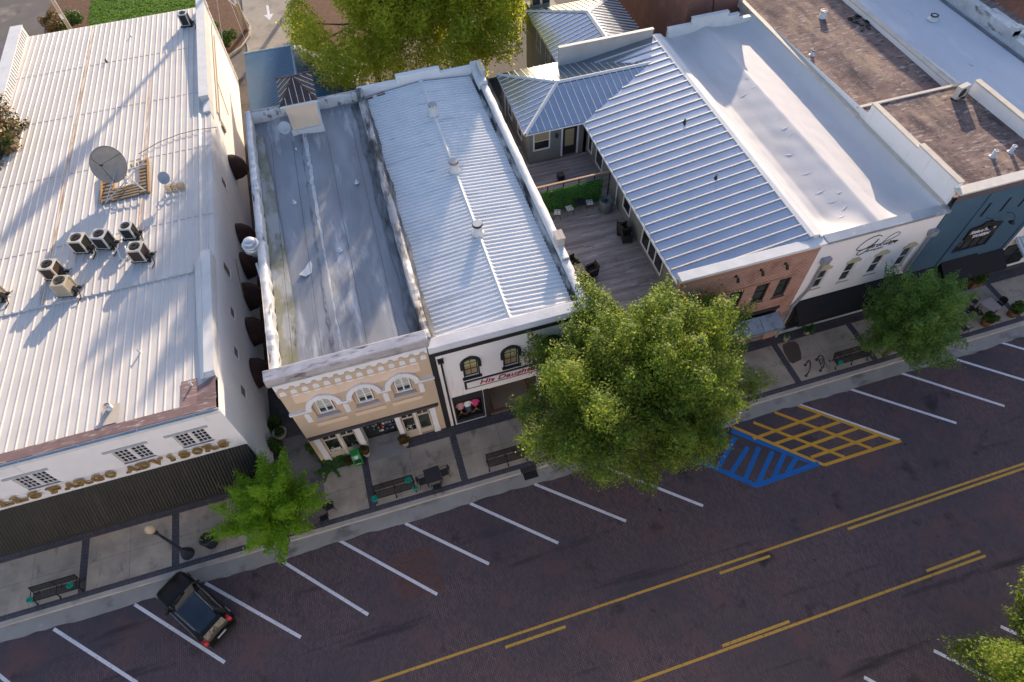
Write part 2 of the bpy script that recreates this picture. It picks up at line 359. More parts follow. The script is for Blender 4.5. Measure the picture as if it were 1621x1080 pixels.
WOODD = mat('weathered_deck', (.31, .275, .265), (.19, .16, .155), 1.2, .8, stretch=(.35, 3, 1), stains=(((.46, .41, .38), 1.1, .55, .72, (.5, 2.5, 1)), ((.13, .075, .06), .35, .58, .72, (1, 1, 1))))
SAGE = mat('sage_siding', (.20, .20, .175), (.17, .17, .15), 1., .75)
FRAMEW = mat('window_white', (.72, .68, .66), (.66, .62, .6), 2, .55)
FRAMET = mat('window_cream', (.62, .52, .40), (.55, .46, .36), 2, .6)
GLASS = glassmat('dark_glass', (.022, .026, .026)); GLASSG = glassmat('green_glass', (.05, .065, .055))
BLIND = mat('pale_blind', (.46, .48, .42), (.38, .40, .36), 2, .6, stretch=(.3, .3, 9))
BLINDT = mat('tan_blind', (.36, .28, .16), (.3, .23, .13), 2, .6, stretch=(.3, .3, 9))
BRICKF = brickmat('facade_brick', (.40, .165, .10), (.27, .115, .08), (.46, .36, .30), .22, .105, .018, 'xz', tint=(((.2, .085, .065), .5, .78, .8),))
BRICKS = brickmat('side_brick', (.34, .15, .10), (.24, .11, .08), (.38, .30, .26), .22, .105, .016, 'yz', tint=(((.2, .09, .07), .5, .75, .8),))
BRICKD = brickmat('rear_brick', (.26, .10, .07), (.20, .08, .06), (.22, .15, .12), .22, .08, .01, 'xz', tint=(((.32, .15, .11), .5, .7, .6),))
ROOFB = mat('blue_metal_roof', (.055, .155, .27), (.045, .13, .23), .8, .42, .15, stains=(((.12, .2, .27), 1.2, .6, .75, (1, 1, 1)),))
MAROON = mat('maroon_canvas', (.055, .025, .020), (.035, .018, .015), 2.5, .85, stains=(((.09, .045, .035), 1.5, .58, .75, (2, 2, .4)),))
BARK = mat('bark', (.13, .095, .07), (.075, .055, .042), 4, .95, bump=.5, bscale=12, local=True, stretch=(1, 1, .3))
WOODG = mat('grey_timber', (.30, .225, .15), (.17, .125, .085), 2, .85, stretch=(1, 5, 1))
CMU = mat('cinder_block', (.42, .34, .25), (.33, .27, .2), 4, .9)
TEAL = mat('teal_ribbon', (.0, .34, .25), (.0, .22, .17), 5, .5)
BLKAWN = mat('black_awning', (.007, .007, .009), (.011, .011, .013), 1., .75)
WICK = mat('dark_wicker', (.020, .017, .016), (.035, .03, .028), 14, .7, local=True)
L_ZELK = leafmat('zelkova_leaf', [(.038, .080, .012), (.068, .125, .016), (.115, .18, .022), (.19, .24, .034), (.33, .31, .085)], .46)
L_GINK = leafmat('bright_leaf', [(.09, .20, .012), (.14, .27, .014), (.19, .33, .018), (.24, .36, .03)], .45)
L_DARK = leafmat('cool_leaf', [(.05, .115, .028), (.08, .165, .034), (.115, .21, .04), (.16, .24, .05)], .4)
L_BACK = leafmat('yellow_leaf', [(.15, .205, .018), (.23, .285, .026), (.32, .36, .038), (.44, .44, .09)], .60)
L_SHRUB = leafmat('shrub_leaf', [(.025, .06, .012), (.05, .10, .015), (.08, .14, .02)], .25)
L_RED = leafmat('nandina_leaf', [(.10, .04, .02), (.16, .07, .03), (.06, .09, .02), (.13, .12, .04)], .25)
L_MAG = leafmat('magnolia_leaf', [(.035, .06, .015), (.06, .085, .02), (.22, .13, .05), (.55, .5, .42)], .15)
L_FERN = leafmat('palm_leaf', [(.03, .10, .02), (.06, .15, .03), (.10, .2, .04)], .3)
L_HEDGE = leafmat('hedge_leaf', [(.03, .11, .02), (.05, .16, .03), (.09, .22, .04)], .2)

# ================================================================ ground, street, pavement
g = MB(); g.quad((-400, -300, -.21), (400, -300, -.21), (400, 600, -.21), (-400, 600, -.21)); struct('ground', g, ASPH)
rd = MB(); rd.quad((-120, -12, -.15), (120, -12, -.15), (120, 13.84, -.15), (-120, 13.84, -.15)); struct('road', rd, ROADB)
g = MB(); rng = random.Random(3)
xs = [-70 + i * .5 for i in range(281)]; ed = [13.83 + rng.uniform(-.05, .07) + .05 * math.sin(x * .7) for x in xs]
for i in range(280): g.quad((xs[i], ed[i], -.146), (xs[i + 1], ed[i + 1], -.146), (xs[i + 1], 14.68, -.12), (xs[i], 14.68, -.12))
struct('gutter', g, CONCG)
g = MB()
x = -70.
while x < 70:
    g.prism([(14.68, -.2), (14.68, -.03), (14.71, -.002), (14.95, 0.), (14.95, -.2)], 'x', x + .006, x + 2.994); x += 3.
g.smooth = False; struct('curb', g, CURB)
g = MB(); g.box(-70, 70, 14.95, 19.0, -.2, 0); struct('pavement_base', g, BANDB)
BX = [-32.2, -26.7, -21.2, -16.2, -10.7, -5.0, .55, 6.1, 11.7, 17.3, 22.85, 28.5, 34.1, 39.7, 45.3, 50.9, 56.5]; HW = .21
g = MB(); r2 = random.Random(5)
for a, b in zip(BX[:-1], BX[1:]):
    lo, hi = a + HW, b - HW; mid = (lo + hi) / 2
    for x0, x1 in ((lo, mid - .008), (mid + .008, hi)):
        for y0, y1 in ((15.27, 16.84), (16.856, 18.32)):
            g.box(x0, x1, y0, y1, -.02, .004)
struct('sidewalk', g, CONC)
g = MB(); g.box(-4.78, -2.34, 18.1, 20.3, -.02, .010); struct('entry_slab', g, CONCG)
g = MB(); g.prism([(23.35, 18.15), (23.15, 17.6), (23.1, 16.8), (23.25, 16.62), (23.95, 16.75), (24.2, 17.2), (24.4, 17.85), (24.3, 18.1), (23.9, 18.25)], 'z', 0, .009)
struct('pavement_patch', g, mat('dark_patch', (.105, .078, .06), (.085, .065, .05), 2, .9))
g = MB(); g.quad((-10.36, 18.9, .006), (-7.4, 18.9, .006), (-7.4, 62, .006), (-10.36, 62, .006)); struct('alley_floor', g, ALLEY)
g = MB(); g.box(-9.7, -7.6, 15.27, 21.3, -.01, .012); struct('alley_apron', g, mat('apron', (.20, .18, .16), (.15, .135, .12), .8, .85, stains=(((.09, .08, .075), .8, .5, .7, (1, 1, 1)),)))
# back lots
g = MB(); g.quad((-70, 19, -.1), (75, 19, -.1), (75, 160, -.1), (-70, 160, -.1)); struct('rear_yard', g, ASPH)
g = MB(); g.quad((-9.2, 46, -.01), (2.0, 46, -.01), (2.0, 110, -.01), (-9.2, 110, -.01)); struct('driveway', g, mat('driveway_concrete', (.34, .30, .26), (.27, .24, .2), .5, .85, stains=(((.2, .175, .15), .7, .5, .7, (1, 1, 1)),)))
g = MB(); g.prism([(-25.6, 61), (-14.2, 61), (-13.6, 95), (-25.6, 95)], 'z', -.1, .03); struct('lawn', g, LAWN)
def lawn_blades():
    rg = np.random.default_rng(4); n = 9000; C = np.stack([rg.uniform(-25.5, -14, n), rg.uniform(74, 92, n), np.full(n, .08)], 1)
    o = leaf_mesh('grass', C, rg.normal(size=(n, 3)) * (1, 1, .3), .09, rg, leafmat('grass_leaf', [(.07, .15, .016), (.10, .20, .022)], .3), None); o['kind'] = 'stuff'
lawn_blades()
def blob2d(cx, cy, rx, ry, n=26, seed=1, j=.06):
    q = random.Random(seed); return [(cx + rx * math.cos(6.2832 * i / n) * (1 + q.uniform(-j, j)), cy + ry * math.sin(6.2832 * i / n) * (1 + q.uniform(-j, j))) for i in range(n)]
isl = [(-13.2, 66.2), (-10.9, 66.4), (-9.6, 67.6), (-8.7, 69.4), (-8.5, 71.5), (-9.3, 75), (-11.0, 78.6), (-13.2, 80)]
g = MB(); g.prism(isl, 'z', -.1, .13); struct('island_curb', g, CURB)
ins = [((x + 11.3) * .93 - 11.3, (y - 72.5) * .96 + 72.5) for x, y in isl]
g = MB(); g.prism(ins, 'z', 0, .16); struct('mulch_bed', g, SOIL)
g = MB(); g.prism([(-29.5, 74), (-25.5, 74), (-25.6, 92), (-27.5, 92), (-30.0, 83)], 'z', -.1, .06); struct('shrub_bed', g, SOIL)
g = MB(); g.prism([(-4.6, 66), (2, 62), (6, 66), (4, 80), (-3.6, 78)], 'z', -.1, .12); struct('tree_bed', g, SOIL)
g = MB(); g.prism([(-6.68, 75.2), (-6.42, 75.2), (-6.42, 73.2), (-6.05, 73.2), (-6.55, 72.0), (-7.05, 73.2), (-6.68, 73.2)], 'z', -.01, -.002); struct('painted_arrow', g, PAINTW)
# ---- road markings
def stripe(name, p, q, wd, m, z=-.145, kind='structure'):
    p = Vector((*p, 0)); q = Vector((*q, 0)); d = (q - p).normalized(); n = Vector((-d.y, d.x, 0)) * wd / 2; b = MB()
    k = max(2, int((q - p).length / .35)); rr = random.Random(int(p.x * 31 + q.x * 17))
    for i in range(k):
        a0 = p + (q - p) * i / k; a1 = p + (q - p) * (i + 1) / k
        b.quad((a0.x - n.x, a0.y - n.y, z), (a1.x - n.x, a1.y - n.y, z), (a1.x + n.x, a1.y + n.y, z), (a0.x + n.x, a0.y + n.y, z))
    return struct(name, b, m)
TOPS = [(-26.6, 13.75), (-22.59, 13.78), (-18.43, 13.8), (-14.67, 13.81), (-10.5, 13.78), (-7.2, 13.95), (-3.4, 13.8), (.5, 13.83), (4.46, 13.84), (8.55, 13.85), (22.01, 13.95), (25.67, 13.97), (29.49, 14.0), (33.2, 14.1), (37.14, 14.1)]
BOTS = [(-22.4, 9.5), (-18.16, 9.75), (-13.79, 9.4), (-9.87, 9.45), (-6.27, 9.51), (-2.5, 9.43), (.62, 10.15), (4.67, 10.1), (8.78, 10.14), (13.36, 9.65), (26.59, 9.84), (30.55, 9.8), (34.14, 9.91), (37.9, 10.0), (42.0, 9.9)]
for p, q in zip(TOPS, BOTS): stripe('parking_line', p, q, .17, PAINTW)
for p, q in (((21.03, -.67), (24.6, -4.4)), ((17.0, -.7), (20.6, -4.5)), ((25.0, -.7), (28.6, -4.4)), ((13, -.7), (16.6, -4.5))): stripe('parking_line', p, q, .17, PAINTW)
stripe('centre_line', (-60, 6.08), (60, 6.45), .13, PAINTY)
for a, b in ((-31, -15), (.29, 3.61), (12.52, 15.58), (20.47, 60)): stripe('centre_dash', (a, 5.83 + .009 * a), (b, 5.83 + .009 * b), .14, PAINTY)
stripe('centre_line', (-60, 2.0), (26.72, 2.53), .13, PAINTY)
for a, b in ((-14, -9), (10.97, 14.84), (23.18, 26.61)): stripe('centre_dash', (a, 2.5 + .012 * a), (b, 2.5 + .012 * b), .14, PAINTY)
ZP = [0]
def bay(name, lines, m, z):
    for p, q, wd in lines: ZP[0] += 1; stripe(name, p, q, wd, m, z + .0006 * (ZP[0] % 12))
bay('no_parking_stripe', [(p, q, .19) for p, q in (((22.0, 13.82), (26.42, 9.78)), ((26.62, 9.80), (21.35, 9.79)), ((21.35, 9.79), (17.3, 13.8)),
    ((18.2, 12.60), (22.95, 12.82)), ((19.1, 11.90), (23.85, 12.02)), ((20.05, 11.16), (24.62, 11.32)), ((20.88, 10.46), (25.55, 10.54)), ((20.36, 13.84), (24.62, 9.88)), ((18.75, 13.6), (22.77, 9.88)))], PAINTG, -.1455)
bay('accessible_bay_stripe', [((21.1, 9.98), (16.85, 9.84), .30), ((16.9, 9.82), (13.2, 13.4), .30), ((20.95, 10.02), (17.2, 13.5), .36), ((18.25, 12.0), (16.35, 10.3), .27), ((18.9, 11.5), (17.05, 9.95), .27), ((19.55, 11.2), (18.1, 9.98), .27), ((20.1, 10.75), (19.0, 10.0), .27), ((17.6, 12.2), (15.75, 10.9), .27), ((17.2, 13.0), (15.1, 11.4), .27), ((16.7, 13.5), (14.4, 12.1), .27)], PAINTB, -.1465)
g = MB(); g.prism([(-4.6, 12.1), (-2.35, 12.1), (-2.05, 9.55), (-4.35, 9.55)], 'z', -.2, -.147); struct('road_patch', g, PATCHB)
# street drain with iron grate
t = thing('storm_drain', 'iron storm drain set in the gutter beside the plain black bench', 'drain', (4.4, 14.45, -.1), world=True)
b = MB(); b.box(3.98, 4.84, 14.2, 14.66, -.12, -.10); obj('grate', b, mat('iron', (.02, .018, .018), (.035, .03, .028), 9, .6), t)
b = MB(); b.box(3.9, 4.9, 14.66, 14.95, -.1, .012); obj('hood', b, mat('iron_hood', (.05, .042, .038), None, 4, .7), t)
# ================================================================ white corrugated-roof building (left)
def ribs(mb, x0, x1, y0, y1, zf, pitch, w=.09, h=.045):
    x = x0 + pitch / 2
    while x < x1 - .05:
        n = max(1, int((y1 - y0) / 8))
        for i in range(n):
            a = y0 + (y1 - y0) * i / n; b = y0 + (y1 - y0) * (i + 1) / n; za, zb = zf(a), zf(b)
            mb.add([(x - w / 2, a, za + .002), (x - w / 4, a, za + h), (x + w / 4, a, za + h), (x + w / 2, a, za + .002), (x - w / 2, b, zb + .002), (x - w / 4, b, zb + h), (x + w / 4, b, zb + h), (x + w / 2, b, zb + .002)],
                   [(0, 1, 5, 4), (1, 2, 6, 5), (2, 3, 7, 6)] + ([(3, 2, 1, 0)] if i == 0 else []))
        x += pitch
zfr = lambda y: 8.6 - (y - 19.3) * .06
zbk = lambda y: 8.09 - (y - 29.0) * .031
B = thing('corrugated_roof_building', 'long white two storey building with a ribbed white roof and long black ribbed awning', 'building', (-17.5, 19, 0), world=True)
wh = [(-13.22, -11.64, 5.7, 7.02), (-16.2, -14.6, 5.7, 7.02), (-20.9, -19.35, 5.68, 7.0), (-24.4, -22.8, 5.68, 7.0)]
b = MB(); facade(b, -26, -10.35, 0, 8.42, 19.0, wh, .16)
b.quad((-10.35, 19, 0), (-10.35, 62, 0), (-10.35, 62, 7.02), (-10.35, 19, 8.42)); b.quad((-26, 62, 0), (-26, 19, 0), (-26, 19, 8.42), (-26, 62, 7.0)); b.quad((-10.35, 62, 0), (-26, 62, 0), (-26, 62, 7.0), (-10.35, 62, 7.0))
obj('wall', b, WHITEB, B)
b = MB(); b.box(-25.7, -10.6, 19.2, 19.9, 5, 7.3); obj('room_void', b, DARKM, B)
b = MB(); b.quad((-26, 19.0, zfr(19.0)), (-10.5, 19.0, zfr(19.0)), (-10.5, 29.4, zfr(29.4)), (-26, 29.4, zfr(29.4)))
ribs(b, -26, -11.3, 19.55, 29.25, zfr, .46, .11, .05); obj('front_roof', b, ROOFW, B)
b = MB(); ys = [29.15, 34, 41.3, 48.4, 55.4, 62.2]
for y0, y1 in zip(ys[:-1], ys[1:]):
    b.quad((-26, y0, zbk(y0) + .012), (-10.35, y0, zbk(y0) + .012), (-10.35, y1 + .1, zbk(y1 + .1)), (-26, y1 + .1, zbk(y1 + .1)))
ribs(b, -26, -10.6, 29.15, 62.2, zbk, .43, .12, .06); b.box(-26, -11.2, 29.11, 29.15, 8.0, 8.1); obj('rear_roof', b, ROOFW, B)
b = MB()
for y in ys[1:-1]:
    x = -25.8
    while x < -10.6: b.box(x, x + .33, y - .02, y + .02, zbk(y) + .012, zbk(y) + .02); x += .43
obj('lap_seams', b, mat('lap_rust', (.42, .33, .28), (.6, .55, .5), 3, .8), B)
for x0, x1, y0, y1 in ((-20.08, -19.84, 29.3, 62.1), (-14.95, -14.75, 31.4, 51.5)):
    b = MB(); n = 12
    for i in range(n):
        a = y0 + (y1 - y0) * i / n; c = y0 + (y1 - y0) * (i + 1) / n; b.quad((x0, a, zbk(a) + .025), (x1, a, zbk(a) + .025), (x1, c, zbk(c) + .025), (x0, c, zbk(c) + .025))
    obj('rusty_strip', b, RUST, B)
b = MB(); b.box(-26, -10.4, 18.98, 19.52, 8.58, 8.66); b.add([(-11.55, 19.52, 8.62), (-10.36, 19.52, 8.62), (-10.36, 20.9, 8.66), (-11.25, 20.6, 8.56)], [(0, 1, 2, 3)]); obj('flashing', b, FLASH, B)
b = MB(); b.quad((-12.1, 19.5, 8.64), (-11.3, 19.5, 8.64), (-11.3, 21.1, 8.55), (-12.1, 21.1, 8.55)); obj('flashing_patch', b, FLASH, B)
b = MB(); b.box(-26, -10.33, 18.80, 18.97, 8.40, 8.44); b.box(-26, -10.33, 18.78, 18.80, 8.38, 8.58); b.box(-26, -10.33, 18.97, 18.99, 8.38, 8.60)
for k in range(6): b.box(-25 + k * 2.7, -24.96 + k * 2.7, 18.78, 18.98, 8.56, 8.59)
obj('gutter', b, WHITE, B)
# parapets along the alley side
b = MB(); b.prism([(29.9, 7.9), (29.9, 8.80), (25, 8.82), (21.1, 8.86), (20.9, 8.7), (20.9, 8.2)], 'x', -10.85, -10.34)
b.prism([(-11.45, 8.2), (-10.86, 8.83), (-10.86, 8.2)], 'y', 20.95, 29.7); obj('parapet', b, mat('wrapped_parapet', (.64, .625, .61), (.53, .52, .51), .8, .6, bump=.35, bscale=2, stains=(((.4, .38, .36), 1, .6, .8, (2, .4, 1)),)), B)
b = MB(); b.box(-10.95, -10.33, 46.8, 62.2, 7.0, 8.02); b.box(-10.98, -10.30, 46.78, 62.2, 8.02, 8.10); b.box(-10.8, -10.33, 45.3, 46.75, 7.0, 7.75); obj('rear_parapet', b, WHITE, B)
b = MB(); b.box(-26.1, -25.25, 49, 62.3, 6.8, 8.0); b.box(-26.15, -25.2, 48.95, 62.35, 8.0, 8.07)
x = 49.3
while x < 62: b.box(-25.25, -25.2, x, x + .16, 7.3, 7.99); x += .43
obj('left_parapet', b, WHITE, B)
b = MB(); b.box(-11.25, -11.05, 30.2, 61.9, 7.0, 7.02)
for i in range(10):
    a = 30.2 + i * 3.17; c = a + 3.17; b.add([(-11.28, a, zbk(a) + .01), (-11.15, a, zbk(a) + .11), (-11.02, a, zbk(a) + .01), (-11.28, c, zbk(c) + .01), (-11.15, c, zbk(c) + .11), (-11.02, c, zbk(c) + .01)], [(0, 1, 4, 3), (1, 2, 5, 4)])
obj('ridge_cap', b, ROOFW, B)
for a, b_, c, d in wh:
    m = (a + b_) / 2
    for x0, x1 in ((a + .02, m - .04), (m + .04, b_ - .02)): window(B, x0, x1, c + .03, d - .02, 19.05, .06, 3, 4, FRAMEW, GLASS, mun=.035)
    l = MB(); l.box(m - .04, m + .04, 19.04, 19.13, c + .02, d - .02); l.box(a - .06, b_ + .06, 18.955, 19.05, c - .10, c - .0); obj('window_sill', l, FRAMEW, B)
    l = MB(); l.box(a - .32, b_ + .22, 18.96, 18.997, d + .08, d + .27); obj('lintel', l, mat('lintel_grey', (.42, .43, .46), None, 2, .7), B)
b = MB(); b.box(-26, -10.8, 18.955, 18.998, 5.30, 5.42); obj('ledge', b, WHITEB, B)
b = MB(); b.quad((-26, 18.98, 4.5), (-26, 17.62, 2.42), (-10.42, 17.62, 2.42), (-10.42, 18.98, 4.5)); b.poly([(-10.42, 18.98, 4.5), (-10.42, 17.62, 2.42), (-10.42, 17.62, 2.1), (-10.42, 18.98, 2.1)])
b.quad((-26, 17.62, 2.42), (-26, 17.62, 2.15), (-10.42, 17.62, 2.15), (-10.42, 17.62, 2.42)); x = -25.95
while x < -10.45:
    b.add([(x, 18.98, 4.503), (x + .05, 18.96, 4.545), (x + .1, 18.98, 4.503), (x, 17.62, 2.423), (x + .05, 17.59, 2.47), (x + .1, 17.62, 2.423)], [(0, 1, 4, 3), (1, 2, 5, 4)]); x += .165
obj('awning', b, mat('bronze_awning', (.04, .036, .03), (.028, .026, .022), 1, .5, .2, stains=(((.075, .06, .04), 2, .58, .8, (3, .2, .2)),)), B)
def dome(y, z, w, h, p):
    b = MB(); n, k = 12, 7
    def P(i, j):
        a = math.pi * i / n; t = math.pi / 2 * j / k; bump = 1 + .03 * math.cos(i * math.pi)
        return (-10.34 + p * math.cos(t) * math.sin(a) * bump + .01, y + w * math.cos(t) * math.cos(a) * bump, z + h * math.sin(t))
    b.grid(P, n, k); b.smooth = False
    for i in range(n): q0, q1 = P(i, 0), P(i + 1, 0); b.quad((q0[0], q0[1], z - .18), (q1[0], q1[1], z - .18), q1, q0)
    return obj('dome_awning', b, MAROON, B)
for y, z in ((43.9, 3.3), (36.7, 2.8), (34.2, 2.4), (31.3, 2.4), (28.4, 2.2), (25.2, 2.0)): dome(y, z, .95, 1.35, 1.05)
for y, z, h in ((30.6, 5.7, .95), (24.6, 5.2, .5), (22.3, 4.4, .6), (27.5, 5.4, .5), (39.5, 5.4, .7)):
    b = MB(); b.box(-10.36, -10.335, y - .28, y + .28, z, z + h); q = obj('shuttered_opening', b, mat('opening_brown', (.22, .16, .12), (.16, .12, .09), 4, .8), B)
    s = MB(); s.box(-10.35, -10.27, y - .36, y + .36, z - .1, z - .003); obj('sill', s, WHITEB, q)
CT = mat('conduit_tan', (.4, .33, .24), None, 4, .7)
for pts, r_ in (([(-10.28, 47, 6.4), (-10.28, 60, 6.6)], .045), ([(-10.28, 46.8, 5.9), (-10.28, 59, 6.1)], .045), ([(-10.29, 47.2, 6.4), (-10.29, 46.8, 5.3)], .04), ([(-10.3, 52, 6), (-10.3, 50.5, 3.8)], .025), ([(-10.29, 33, 4.6), (-10.29, 30.5, 3.6)], .035)):
    b = MB(); b.tube(pts, r_, 6); obj('conduit', b, CT, B)
b = MB(); b.box(-10.34, -10.2, 46.5, 46.9, 4.9, 5.6); obj('meter_box', b, CT, B)
b = MB(); b.tube([(-15.2, 41.7, 7.86), (-13.9, 42.6, 7.83), (-12.5, 43.1, 7.81), (-11.2, 43.2, 7.81), (-9.95, 43.2, 7.7)], .025, 6); obj('roof_conduit', b, mat('conduit_grey', (.2, .19, .18), None, 5, .6), B)
# letters of the wall sign
SG = thing('wall_sign', 'row of raised gold capital letters on the white wall above the black awning', 'sign', (-17, 18.8, 5.0), world=True)
GOLD = mat('gold_letter', (.42, .27, .10), (.34, .21, .075), 3, .42, .45)
SERIF = {'W': ('', 'lmr'), 'E': ('l', 'l'), 'L': ('l', 'l'), 'F': ('l', 'l'), 'A': ('lr', ''), 'R': ('lr', 'l'), 'D': ('l', 'l'), 'V': ('', 'lr'), 'I': ('c', 'c')}
def letters(word, x0, x1):
    p = (x1 - x0) / len(word)
    for i, ch in enumerate(word):
        b = text_mb(ch, .66, .10, off=.022)
        mn = min(v[0] for v in b.v); mx = max(v[0] for v in b.v); wd = p * (.5 if ch == 'I' else .82); sc = (wd * .92) / (mx - mn) if ch != 'I' else 1.3
        cx = x0 + p * (i + .5); b.v = [((v[0] - (mn + mx) / 2) * sc + cx, 18.85 + v[1], 5.03 + v[2] * 1.18) for v in b.v]
        lo, hi = SERIF.get(ch, ('', ''))
        for s, z in ((lo, 5.03), (hi, 5.03 + .66 * .729 * 1.18 - .075)):
            for k in s:
                xx = {'l': cx - wd * .42, 'r': cx + wd * .42, 'c': cx, 'm': cx}[k]; b.box(xx - .11, xx + .13, 18.797, 18.903, z - .004, z + .079)
        obj('letter', b, GOLD, SG)
letters('WELLS', -23.95, -20.5); letters('FARGO', -20.15, -16.78); letters('ADVISORS', -16.42, -11.02)
# roof equipment
def ac(label, loc, rz, body, lou, s=.84, h=.92, legs=True):
    t = thing('air_conditioner', label, 'air conditioner', loc, 'air conditioners on the white ribbed roof', rz=rz); q = s / 2; z0 = .16
    b = MB(); b.box(-q, q, -q, q, z0, z0 + .05)
    for sx in (-1, 1):
        for sy in (-1, 1): b.box(min(sx * q, sx * (q - .09)), max(sx * q, sx * (q - .09)), min(sy * q, sy * (q - .09)), max(sy * q, sy * (q - .09)), z0 + .05, z0 + h - .08)
    b.box(-q, q, q - .02, q, z0 + .05, z0 + h - .08)
    n = 24; ro = q * .80; vs = []; zt = z0 + h
    for k in range(n):
        a = 2 * math.pi * k / n; c, d = math.cos(a), math.sin(a); m = max(abs(c), abs(d)); vs += [(c / m * q, d / m * q, zt - .08), (c / m * (q - .03), d / m * (q - .03), zt), (c * ro, d * ro, zt), (c * ro, d * ro, zt - .14)]
    fs = []
    for k in range(n):
        i, j = k * 4, ((k + 1) % n) * 4; fs += [(i, j, j + 1, i + 1), (i + 1, j + 1, j + 2, i + 2), (i + 2, j + 2, j + 3, i + 3)]
    b.add(vs, fs); obj('casing', b, body, t, bevel=.012)
    b = MB(); k = .05
    while k < h - .12:
        for sx in (-1, 1): b.box(min(sx * (q - .02), sx * (q - .05)), max(sx * (q - .02), sx * (q - .05)), -q + .09, q - .09, z0 + k, z0 + k + .035)
        b.box(-q + .09, q - .09, -q + .02, -q + .05, z0 + k, z0 + k + .035); k += .05
    b.box(-q + .06, q - .06, -q + .06, q - .06, z0 + .05, z0 + h - .16); obj('louvres', b, lou, t)
    b = MB()
    for k in range(5):
        a = 2 * math.pi * k / 5; c, d = math.cos(a), math.sin(a); e, f = math.cos(a + .55), math.sin(a + .55); r = ro * .9
        b.add([(.06 * c, .06 * d, zt - .10), (r * c, r * d, zt - .08), (r * e, r * f, zt - .12), (.06 * e, .06 * f, zt - .11)], [(0, 1, 2, 3)])
    b.lathe([(.001, zt - .08), (.09, zt - .08), (.09, zt - .13)], n=12)
    for k in range(1, 6): b.tube([(ro * k / 5.2 * math.cos(2 * math.pi * i / 18), ro * k / 5.2 * math.sin(2 * math.pi * i / 18), zt - .01) for i in range(19)], .005, 4, False)
    b.m = 0; obj('fan', b, mat('fan_dark', (.06, .05, .045), (.1, .07, .05), 5, .6), t)
    b = MB()
    for sy in (-.3, .3): b.box(-q - .12, q + .16, sy - .06, sy + .06, .0, .155)
    b.box(q + .02, q + .14, -.2, .05, .1, .5); b.tube([(q, -.1, .3), (q + .3, -.15, .25), (q + .45, -.5, .12), (q + .4, -.9, .08)], .03, 6); b.tube([(q, .1, .3), (q + .25, .2, .2), (q + .3, .45, .1)], .025, 6)
    obj('mount', b, DARKM, t)
    return t
ACW = mat('ac_cream', (.62, .57, .48), (.52, .47, .40), 3, .5, local=True); ACG = mat('ac_grey', (.5, .5, .48), (.42, .42, .41), 3, .5, local=True); ACB = mat('ac_beige', (.50, .42, .30), (.43, .36, .26), 3, .55, local=True)
LB = mat('louvre_brown', (.10, .055, .035), (.07, .04, .028), 4, .7, local=True); LD = mat('louvre_dark', (.03, .03, .03), (.045, .042, .04), 4, .6, local=True)
ac('cream air conditioner with brown louvres just behind the beige one near the roof step', (-19.35, 31.35, 8.04), R(-14), ACW, LB)
ac('beige air conditioner right at the roof step, in front of a brown louvred one', (-18.5, 29.75, 8.07), R(-14), ACB, ACB)
ac('cream air conditioner with dark louvres and an orange tinted fan, left one of the cluster', (-17.95, 33.15, 7.98), R(-16), ACW, LD)
ac('pale air conditioner with black louvres in the middle of the cluster below the big dish', (-16.65, 33.05, 7.98), R(-20), ACG, LD)
ac('small grey air conditioner at the top right of the cluster', (-15.2, 33.4, 7.97), R(-12), ACG, LD, .72, .8)
ac('cream air conditioner with rust brown louvres and a white duct at its foot', (-14.5, 31.2, 8.03), R(-14), ACW, LB)
ac('small air conditioner alone at the far corner of the white roof', (-12.05, 59.2, 7.17), R(-8), ACG, LD, .72, .95)
ac('air conditioner cut off by the left border of the photo', (-22.5, 30.6, 8.05), R(-14), ACB, ACB)
t = thing('duct_pipe', 'two white plastic pipe legs standing on the roof between the air conditioners', 'pipe', (-15.6, 31.8, 8.0)); b = MB(); b.smooth = True
for dx in (-.25, .2): b.tube([(dx, .5, .35), (dx + .05, .2, .5), (dx + .12, -.25, .12), (dx + .15, -.3, .0)], .05, 7); b.tube([(dx + .12, -.25, .12), (dx - .1, -.3, .02)], .04, 6)
obj('pipes', b, WHITE, t)
t = thing('timber_platform', 'grey timber pallet platform on the white roof carrying the big satellite dish', 'platform', (-15.9, 38.95, 7.80), rz=R(3)); b = MB()
for k in range(9): b.box(-1.5 + k * .36, -1.38 + k * .36, -1.75, -1.5, .0, .1); b.box(-1.5 + k * .36, -1.38 + k * .36, 1.5, 1.75, .0, .1)
for k in range(10): b.box(-1.5, -.8, -1.6 + k * .35, -1.42 + k * .35, .1, .2); b.box(.9, 1.45, -1.6 + k * .35, -1.42 + k * .35, .1, .2)
for k in range(5): b.box(-1.5, 1.4, -1.7 + k * .26, -1.55 + k * .26, .1, .17)
obj('slats', b, WOODG, t); b = MB(); b.box(-1.52, -1.42, -1.8, 1.8, .2, .28); b.box(1.45, 1.57, -1.8, 1.8, .15, .27); b.box(-.82, -.72, -1.7, 1.7, .02, .12); obj('rails', b, mat('rail_rust', (.42, .25, .12), (.3, .19, .1), 3, .8), t)
t = thing('satellite_dish', 'large grey satellite dish on a timber platform on the white roof', 'satellite dish', (-15.75, 38.5, 8.02))
def dish_mesh(r, depth, nrm, c):
    zax = Vector(nrm).normalized(); M = Matrix.Translation(c) @ zax.to_track_quat('Z', 'Y').to_matrix().to_4x4(); b = MB(M); b.smooth = True; n = 32
    prof = [(r * k / 8, depth * (k / 8) ** 2) for k in range(9)]
    b.lathe([(max(p, .002), z) for p, z in prof] + [(r, depth + .02), (r - .01, depth + .02)] + [(max(p - .008, .002), z + .03) for p, z in prof[::-1]], n=n); return b, M
b, M = dish_mesh(1.18, .30, (-.16, -.80, .62), (-.45, .75, 1.15)); obj('reflector', b, mat('dish_grey', (.38, .315, .26), (.30, .25, .21), 2.5, .65, local=True), t)
